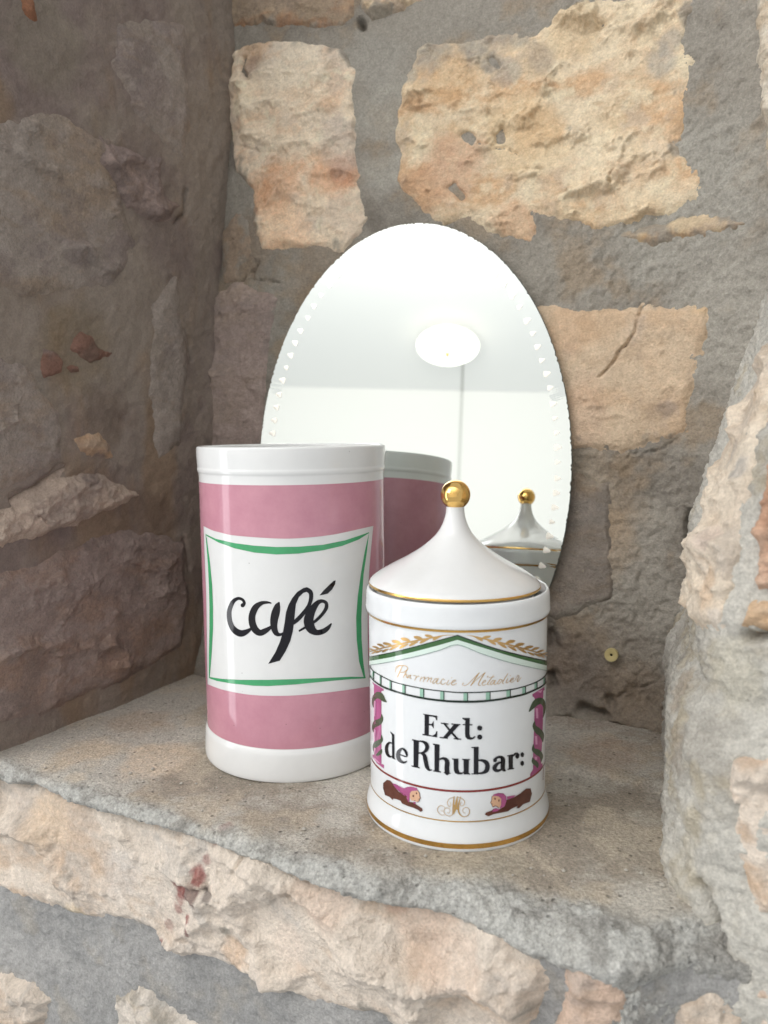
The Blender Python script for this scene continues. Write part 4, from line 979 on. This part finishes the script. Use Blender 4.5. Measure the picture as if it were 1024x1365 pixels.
    for s in ([(150, 470, 16), (198, 402, 62), (250, 346, 84), (308, 338, 80), (344, 400, 40), (342, 480, 24), (330, 548, 8)], [(220, 598, 10), (214, 660, 46), (260, 722, 84), (308, 772, 66), (326, 865, 10)],
              [(205, 898, 10), (205, 965, 46), (260, 1003, 80), (304, 1050, 52), (303, 1122, 12)], [(194, 1074, 12), (206, 1120, 54), (244, 1158, 58), (256, 1198, 18)]): stroke(mb, J, c6(s))
    mb.build('painted_snake', SNAKE, root)
    mb = MB(); ring(mb, J.R, .0290, .0301, .00013, -1.42, 1.42); stroke(mb, J, c6([(331, 1185, 6), (331, 1270, 6), (328, 1360, 6)])); mb.build('red_line', REDLINE, root)
    # black lettering
    A = Z(9.143, 500, 940); B = Z(9.143, 600, 940)
    mb = MB()
    for f, p in ((A, [(606, 108), (660, 114), (655, 374), (603, 364)]), (A, [(583, 102), (640, 110), (640, 124), (598, 118)]), (A, [(578, 348), (660, 360), (660, 376), (580, 362)]), (A, [(650, 113), (760, 128), (758, 184), (746, 180), (736, 150), (702, 138), (650, 134)]),
                 (A, [(650, 222), (690, 228), (706, 205), (716, 188), (717, 284), (706, 270), (690, 246), (650, 242)]), (A, [(650, 358), (700, 370), (735, 350), (749, 313), (762, 316), (756, 390), (650, 374)]),
                 (A, [(962, 232), (1032, 238), (880, 400), (828, 392)]), (A, [(930, 221), (1042, 230), (1040, 241), (930, 235)]), (A, [(800, 211), (897, 221), (895, 234), (803, 225)]), (A, [(790, 384), (888, 396), (886, 409), (790, 398)]), (A, [(958, 399), (1050, 408), (1050, 420), (960, 413)]),
                 (B, [(178, 154), (240, 154), (237, 350), (246, 384), (270, 394), (300, 374), (311, 383), (287, 410), (252, 420), (210, 413), (187, 386), (182, 340), (185, 184), (150, 164), (150, 151)]), (B, [(155, 229), (273, 231), (273, 244), (155, 242)]),
                 (A, [(186, 316), (238, 358), (241, 640), (256, 662), (212, 646), (208, 362), (198, 344)]),
                 (A, [(472, 424), (537, 438), (527, 760), (472, 746)]), (A, [(452, 411), (540, 430), (538, 448), (455, 428)]), (A, [(447, 731), (547, 754), (547, 769), (450, 746)]),
                 (A, [(726, 474), (787, 482), (780, 812), (726, 802)]), (A, [(707, 466), (787, 477), (786, 491), (711, 482)]), (A, [(712, 792), (805, 805), (805, 819), (712, 806)]), (A, [(838, 811), (922, 822), (922, 834), (838, 824)]),
                 (B, [(44, 652), (102, 652), (101, 770), (116, 814), (150, 818), (168, 798), (168, 824), (140, 840), (98, 840), (60, 826), (46, 790)]), (B, [(22, 647), (103, 649), (103, 662), (25, 660)]), (B, [(164, 658), (230, 658), (226, 822), (247, 836), (247, 841), (166, 841)]), (B, [(146, 652), (243, 654), (241, 667), (146, 665)]),
                 (B, [(288, 512), (347, 508), (344, 838), (288, 834)]), (B, [(256, 507), (346, 504), (346, 518), (262, 520)]), (B, [(260, 829), (346, 831), (346, 842), (260, 841)]),
                 (B, [(710, 610), (764, 598), (762, 768), (710, 778)]), (B, [(690, 611), (762, 596), (762, 611), (694, 623)]), (B, [(696, 774), (777, 761), (777, 775), (696, 788)])):
        polygon(mb, J, f(p))
    for f, s in ((A, [(846, 222, 24), (920, 315, 24), (1004, 408, 26)]), (A, [(208, 462, 12), (176, 456, 24), (150, 492, 36), (144, 540, 38), (157, 595, 36), (184, 625, 26), (214, 622, 12)]),
                 (A, [(290, 590, 14), (340, 612, 14), (388, 622, 16), (385, 580, 30), (360, 540, 28), (330, 528, 26), (295, 560, 42), (283, 610, 46), (297, 660, 44), (330, 690, 32), (365, 695, 22), (388, 682, 12)]),
                 (A, [(530, 434, 16), (580, 440, 22), (625, 468, 44), (638, 512, 46), (620, 552, 38), (580, 576, 22), (530, 582, 16)]), (A, [(568, 582, 20), (604, 612, 46), (620, 680, 50), (636, 750, 46), (665, 788, 24), (692, 785, 10)]),
                 (A, [(778, 662, 16), (820, 646, 26), (860, 656, 42), (880, 692, 56), (876, 760, 58), (879, 822, 56)]),
                 (B, [(338, 670, 16), (390, 670, 32), (440, 697, 52), (454, 745, 56), (440, 795, 52), (395, 822, 28), (338, 828, 18)]),
                 (B, [(535, 676, 26), (548, 652, 30), (580, 633, 28), (615, 630, 36), (640, 652, 52), (642, 700, 54), (640, 760, 52), (655, 788, 40), (672, 796, 14)]), (B, [(640, 692, 18), (590, 702, 28), (547, 740, 48), (541, 775, 50), (567, 795, 38), (605, 790, 26), (640, 770, 18)]),
                 (B, [(758, 622, 16), (785, 594, 24), (810, 584, 24), (826, 606, 34)])):
        stroke(mb, J, f(s))
    for x, y, a, b in ((360, 276, 31, 31), (360, 386, 31, 31), (546, 668, 23, 23), (815, 622, 24, 27), (875, 602, 22, 30), (874, 706, 22, 30)):
        dot(mb, J, x / 9.143 + 600, y / 9.143 + 940, a / 9.143, b / 9.143)
    mb.build('lettering', BLACK, root)
    # gold script
    m1 = Z(10.78, 610, 870); m2 = Z(11.38, 520, 870); mb = MB()
    for s in ([(85, 435, 10), (70, 455, 8), (95, 472, 8), (150, 450, 8), (220, 380, 8), (310, 290, 10)], [(310, 290, 12), (250, 380, 14), (190, 472, 12)], [(190, 472, 8), (280, 380, 8), (395, 285, 8)], [(395, 285, 12), (340, 370, 14), (297, 455, 12), (330, 470, 8)],
              [(345, 440, 6), (400, 415, 8), (400, 395, 8), (370, 410, 10), (350, 450, 10), (375, 470, 9), (410, 450, 7)], [(425, 352, 12), (440, 335, 8)], [(515, 325, 8), (460, 400, 12), (425, 452, 10), (455, 460, 6)], [(450, 355, 7), (530, 345, 7)],
              [(535, 405, 8), (510, 395, 10), (470, 440, 10), (485, 460, 8), (530, 410, 8)], [(545, 395, 10), (520, 445, 10), (545, 455, 7), (575, 430, 6)], [(640, 390, 8), (610, 385, 10), (575, 430, 10), (590, 450, 8), (640, 395, 8)], [(720, 300, 9), (665, 390, 11), (642, 432, 10), (665, 445, 7)],
              [(720, 370, 10), (695, 425, 10), (715, 432, 7), (745, 405, 6)], [(752, 332, 9), (757, 326, 9)], [(755, 405, 6), (800, 380, 8), (800, 360, 8), (770, 375, 10), (755, 410, 10), (775, 425, 8), (815, 400, 7)], [(825, 395, 6), (865, 325, 8), (880, 345, 9), (855, 395, 10), (865, 415, 8), (910, 355, 7)]):
        stroke(mb, J, [(x, y, w * .92) for x, y, w in m1(s)], step=.7)
    for s in ([(190, 200, 9), (150, 290, 13), (115, 370, 11)], [(110, 235, 8), (150, 197, 9), (240, 200, 10), (270, 240, 9), (220, 290, 9), (160, 300, 7)], [(90, 290, 6), (100, 212, 7), (160, 188, 7)], [(275, 240, 8), (235, 310, 10), (205, 375, 10)], [(215, 350, 6), (255, 320, 8), (250, 370, 8), (275, 375, 6)],
              [(310, 340, 7), (280, 345, 8), (268, 385, 8), (310, 345, 7)], [(318, 335, 8), (305, 388, 8), (330, 385, 6)], [(350, 345, 7), (400, 355, 8), (375, 420, 8)], [(385, 395, 6), (430, 352, 8), (445, 366, 8)],
              [(480, 365, 8), (455, 430, 8)], [(465, 400, 6), (530, 365, 9), (505, 438, 9)], [(515, 405, 6), (590, 372, 9), (565, 440, 9)], [(575, 410, 6), (635, 380, 9), (612, 442, 9), (640, 440, 6)],
              [(725, 395, 8), (690, 395, 9), (650, 445, 10), (665, 468, 8), (715, 410, 8)], [(735, 388, 10), (705, 460, 10), (740, 468, 7), (765, 445, 6)], [(825, 410, 10), (805, 395, 8), (775, 430, 10), (780, 475, 10), (815, 475, 8), (845, 450, 6)],
              [(890, 415, 10), (860, 475, 10), (885, 485, 7), (915, 455, 6)], [(932, 382, 11), (936, 378, 11)], [(925, 460, 6), (985, 430, 9), (990, 410, 8), (955, 425, 10), (930, 470, 11), (955, 490, 9), (1010, 465, 7)]):
        stroke(mb, J, [(x, y, w * .92) for x, y, w in m2(s)], step=.7)
    mb.build('gold_script', GOLDINK, root)
    # monogram
    g = Z(17.07, 575, 1050); mb = MB()
    for s in ([(585, 208, 10), (680, 230, 11), (748, 290, 13), (758, 350, 14), (720, 405, 11), (670, 400, 10), (655, 360, 9), (690, 332, 9)], [(530, 208, 10), (430, 240, 11), (372, 310, 13), (372, 370, 13), (412, 428, 11), (450, 385, 9), (425, 320, 8)],
              [(520, 205, 22), (503, 400, 36), (486, 605, 16)], [(588, 222, 26), (560, 420, 60), (510, 590, 16)], [(656, 230, 18), (622, 400, 36), (622, 540, 34), (670, 620, 26), (740, 655, 15), (830, 625, 15), (870, 550, 16), (850, 470, 13), (780, 445, 11), (718, 490, 11), (728, 555, 10), (770, 570, 9)],
              [(505, 380, 30), (560, 440, 50), (620, 500, 26)], [(488, 600, 14), (420, 640, 11), (330, 610, 11), (288, 530, 13), (320, 462, 11), (390, 460, 10), (430, 510, 10), (400, 570, 9), (365, 556, 9)], [(300, 612, 9), (230, 615, 10), (160, 550, 11), (146, 470, 13), (200, 405, 11), (280, 418, 9), (322, 460, 9)], [(215, 508, 7), (250, 528, 8), (292, 532, 7)],
              [(520, 190, 10), (535, 205, 10)], [(600, 190, 9), (605, 210, 9)], [(668, 190, 9), (665, 215, 9)]):
        stroke(mb, J, g(s), step=.6)
    mb.build('monogram', GOLDINK, root)
    # two small painted sphinxes
    s7 = Z(14.63, 505, 1030); s8 = Z(13.65, 640, 1040)
    def sphinx(f, body, cloth, face, eyes, lines):
        mb = MB(); polygon(mb, J, f(body)); b = mb.build('painted_sphinx', BROWN, root)
        mb = MB()
        for c in cloth: polygon(mb, J, f(c))
        mb.build('headcloth', MAGENTA, b)
        mb = MB(); polygon(mb, J, f(face)); mb.build('face', SKIN, b)
        mb = MB()
        for x, y, a, c in eyes: polygon(mb, J, f([(x + a * math.cos(k * math.pi / 6), y + c * math.sin(k * math.pi / 6)) for k in range(12)]))
        for l in lines: stroke(mb, J, f(l), step=.6)
        mb.build('face_lines', BROWN, b)
        mb = MB()
        return b
    sphinx(s7, [(170, 135), (230, 150), (275, 200), (330, 290), (400, 370), (500, 400), (560, 470), (600, 560), (680, 575), (760, 630), (850, 690), (862, 730), (820, 762), (770, 720), (680, 680), (560, 642), (460, 597), (430, 542), (350, 512), (290, 500), (280, 530), (220, 470), (130, 432), (93, 300), (95, 200)],
           [[(270, 205), (330, 215), (420, 265), (500, 300), (560, 275), (640, 265), (740, 290), (772, 342), (650, 352), (612, 400), (606, 520), (590, 578), (540, 470), (440, 390), (340, 300)], [(680, 560), (730, 570), (720, 605), (690, 600)]],
           [(650, 352), (770, 345), (800, 400), (800, 450), (822, 487), (800, 502), (796, 540), (760, 567), (700, 545), (640, 540), (610, 470), (616, 400)],
           ((680, 450, 17, 22), (742, 398, 14, 18)),
           ([(785, 510, 12), (800, 515, 10)], [(690, 540, 10), (720, 535, 10)], [(770, 345, 9), (802, 400, 9), (802, 450, 9), (822, 487, 9), (800, 503, 9), (796, 540, 9), (760, 567, 9)]))
    sphinx(s8, [(830, 148), (910, 145), (936, 240), (897, 388), (780, 432), (700, 505), (658, 500), (680, 460), (560, 518), (500, 562), (400, 582), (240, 612), (150, 652), (83, 620), (110, 580), (200, 548), (240, 520), (350, 520), (440, 470), (480, 350), (600, 310), (720, 240)],
           [[(215, 290), (250, 250), (330, 228), (420, 235), (470, 290), (476, 370), (440, 470), (350, 512), (380, 430), (380, 330), (330, 290), (260, 280)], [(480, 292), (640, 265), (600, 310), (490, 342)], [(230, 520), (280, 500), (360, 525), (300, 560), (215, 575)]],
           [(215, 287), (260, 280), (330, 290), (380, 330), (386, 430), (350, 500), (290, 465), (225, 482), (205, 430), (188, 402), (205, 380)],
           ((272, 335, 16, 20), (342, 368, 12, 24)),
           ([(215, 290, 9), (205, 378, 9), (188, 402, 9), (206, 432, 9), (225, 480, 9)], [(222, 432, 12), (208, 428, 8)], [(235, 485, 14), (285, 467, 14), (335, 500, 10)]))
pharmacy_jar()

# ------------------------------------------------------------------ the part of the room that the mirror shows
def reflect_ray(px, py):
    d = ray(px, py); t = (MK - CC @ MN) / (d @ MN); p = CC + d * t
    return p, d - 2 * (d @ MN) * MN
def room():
    plaster = plain('cream_plaster', (.83, .815, .785), .85)
    ceilp = plain('ceiling_paint', (.86, .855, .84), .85)
    p, d = reflect_ray(597, 462); lamp = p + d * 3.6
    pj, dj = reflect_ray(620, 521); junc = pj + dj * 4.3
    hor = np.array([dj[0], dj[1], 0]); hor /= np.linalg.norm(hor); sd = np.array([-hor[1], hor[0], 0])
    # opposite wall, 12 cm thick
    mb = MB()
    def slab(a, b, c, e, th):
        n = np.cross(b - a, e - a); n /= np.linalg.norm(n)
        if n @ ((a + c) / 2 - np.array([0, .3, .4])) < 0: n = -n
        V = [a, b, c, e, a + n * th, b + n * th, c + n * th, e + n * th]
        mb.add(V, [(0, 1, 2, 3), (7, 6, 5, 4), (0, 4, 5, 1), (1, 5, 6, 2), (2, 6, 7, 3), (3, 7, 4, 0)])
    lowz = -1.0
    a = junc + sd * 3; b = junc - sd * 3; a0 = a.copy(); b0 = b.copy(); a0[2] = lowz; b0[2] = lowz
    slab(a0, b0, b, a, .12); o = mb.build('room_wall', plaster, smooth=False); tag(o, 'plain white wall across the room, seen in the mirror', 'wall', 'structure')
    # ceiling rises towards the niche from the junction through the lamp's mount
    up = lamp + np.array([0, 0, .10]); run = (up - junc) @ -hor; slope = (up[2] - junc[2]) / run
    e = junc - hor * 3.2; e[2] += slope * 3.2
    mb = MB(); c1 = e + sd * 3; c2 = e - sd * 3
    slab(a + hor * .0, c1, c2, b, .12); o = mb.build('ceiling', ceilp, smooth=False); tag(o, 'pale sloping ceiling of the room, seen in the mirror', 'ceiling', 'structure')
    nrm = np.cross(c1 - a, b - a); nrm /= np.linalg.norm(nrm)
    if nrm[2] > 0: nrm = -nrm
    # lamp
    t = empty('ceiling_lamp', tuple(lamp)); tag(t, 'lit white glass ceiling lamp with a small finial, reflected in the mirror', 'lamp')
    face = -d / np.linalg.norm(d); ax = nrm * 1.0 + face * .18; ax /= np.linalg.norm(ax)
    t.rotation_euler = Vector(ax).to_track_quat('Z', 'Y').to_euler()
    mb = MB(); V, F = lathe(smooth_prof([(.158, -.012), (.163, 0), (.150, .014), (.11, .030), (.055, .039), (.001, .042)], 6), 64); mb.add(V, F)
    mb.build('lamp_shade', plain('lit_opal_glass', (.9, .9, .86), .3, emit=((1, .95, .84), 1.5)), t)
    mb = MB(); V, F = lathe(smooth_prof([(.001, .040), (.012, .041), (.014, .054), (.008, .064), (.001, .068)], 4), 24); mb.add(V, F)
    mb.build('finial', gold('aged_brass', (.6, .45, .2), .3), t)
    mb = MB(); V, F = lathe([(.05, -.06), (.055, -.03), (.155, -.012)], 40); mb.add(V, F); mb.build('lamp_mount', plain('white_metal', (.8, .8, .78), .4), t)
    # surface cable duct running from the lamp to the wall and down it
    pc, dc = reflect_ray(616, 521); q1 = pc + dc * ((junc - pc) @ hor / (dc @ hor)); pb = q1.copy(); pb[2] = lowz
    mb = MB(); w = .0065
    q0 = q1 + (c1 - a) / np.linalg.norm(c1 - a) * .45
    for s, en, nn in ((q0, q1, nrm), (q1, pb, -hor)):
        dd = en - s; dd /= np.linalg.norm(dd); sv = np.cross(dd, nn)
        V = [s + sv * w, s - sv * w, en - sv * w, en + sv * w]; V = V + [v + nn * .004 for v in V]
        mb.add(V, [(3, 2, 1, 0), (4, 5, 6, 7), (0, 1, 5, 4), (1, 2, 6, 5), (2, 3, 7, 6), (3, 0, 4, 7)])
    o = mb.build('cable_duct', plain('duct_plastic', (.50, .50, .47), .5), smooth=False); tag(o, 'thin pale cable duct running down the wall below the ceiling lamp', 'duct')
room()
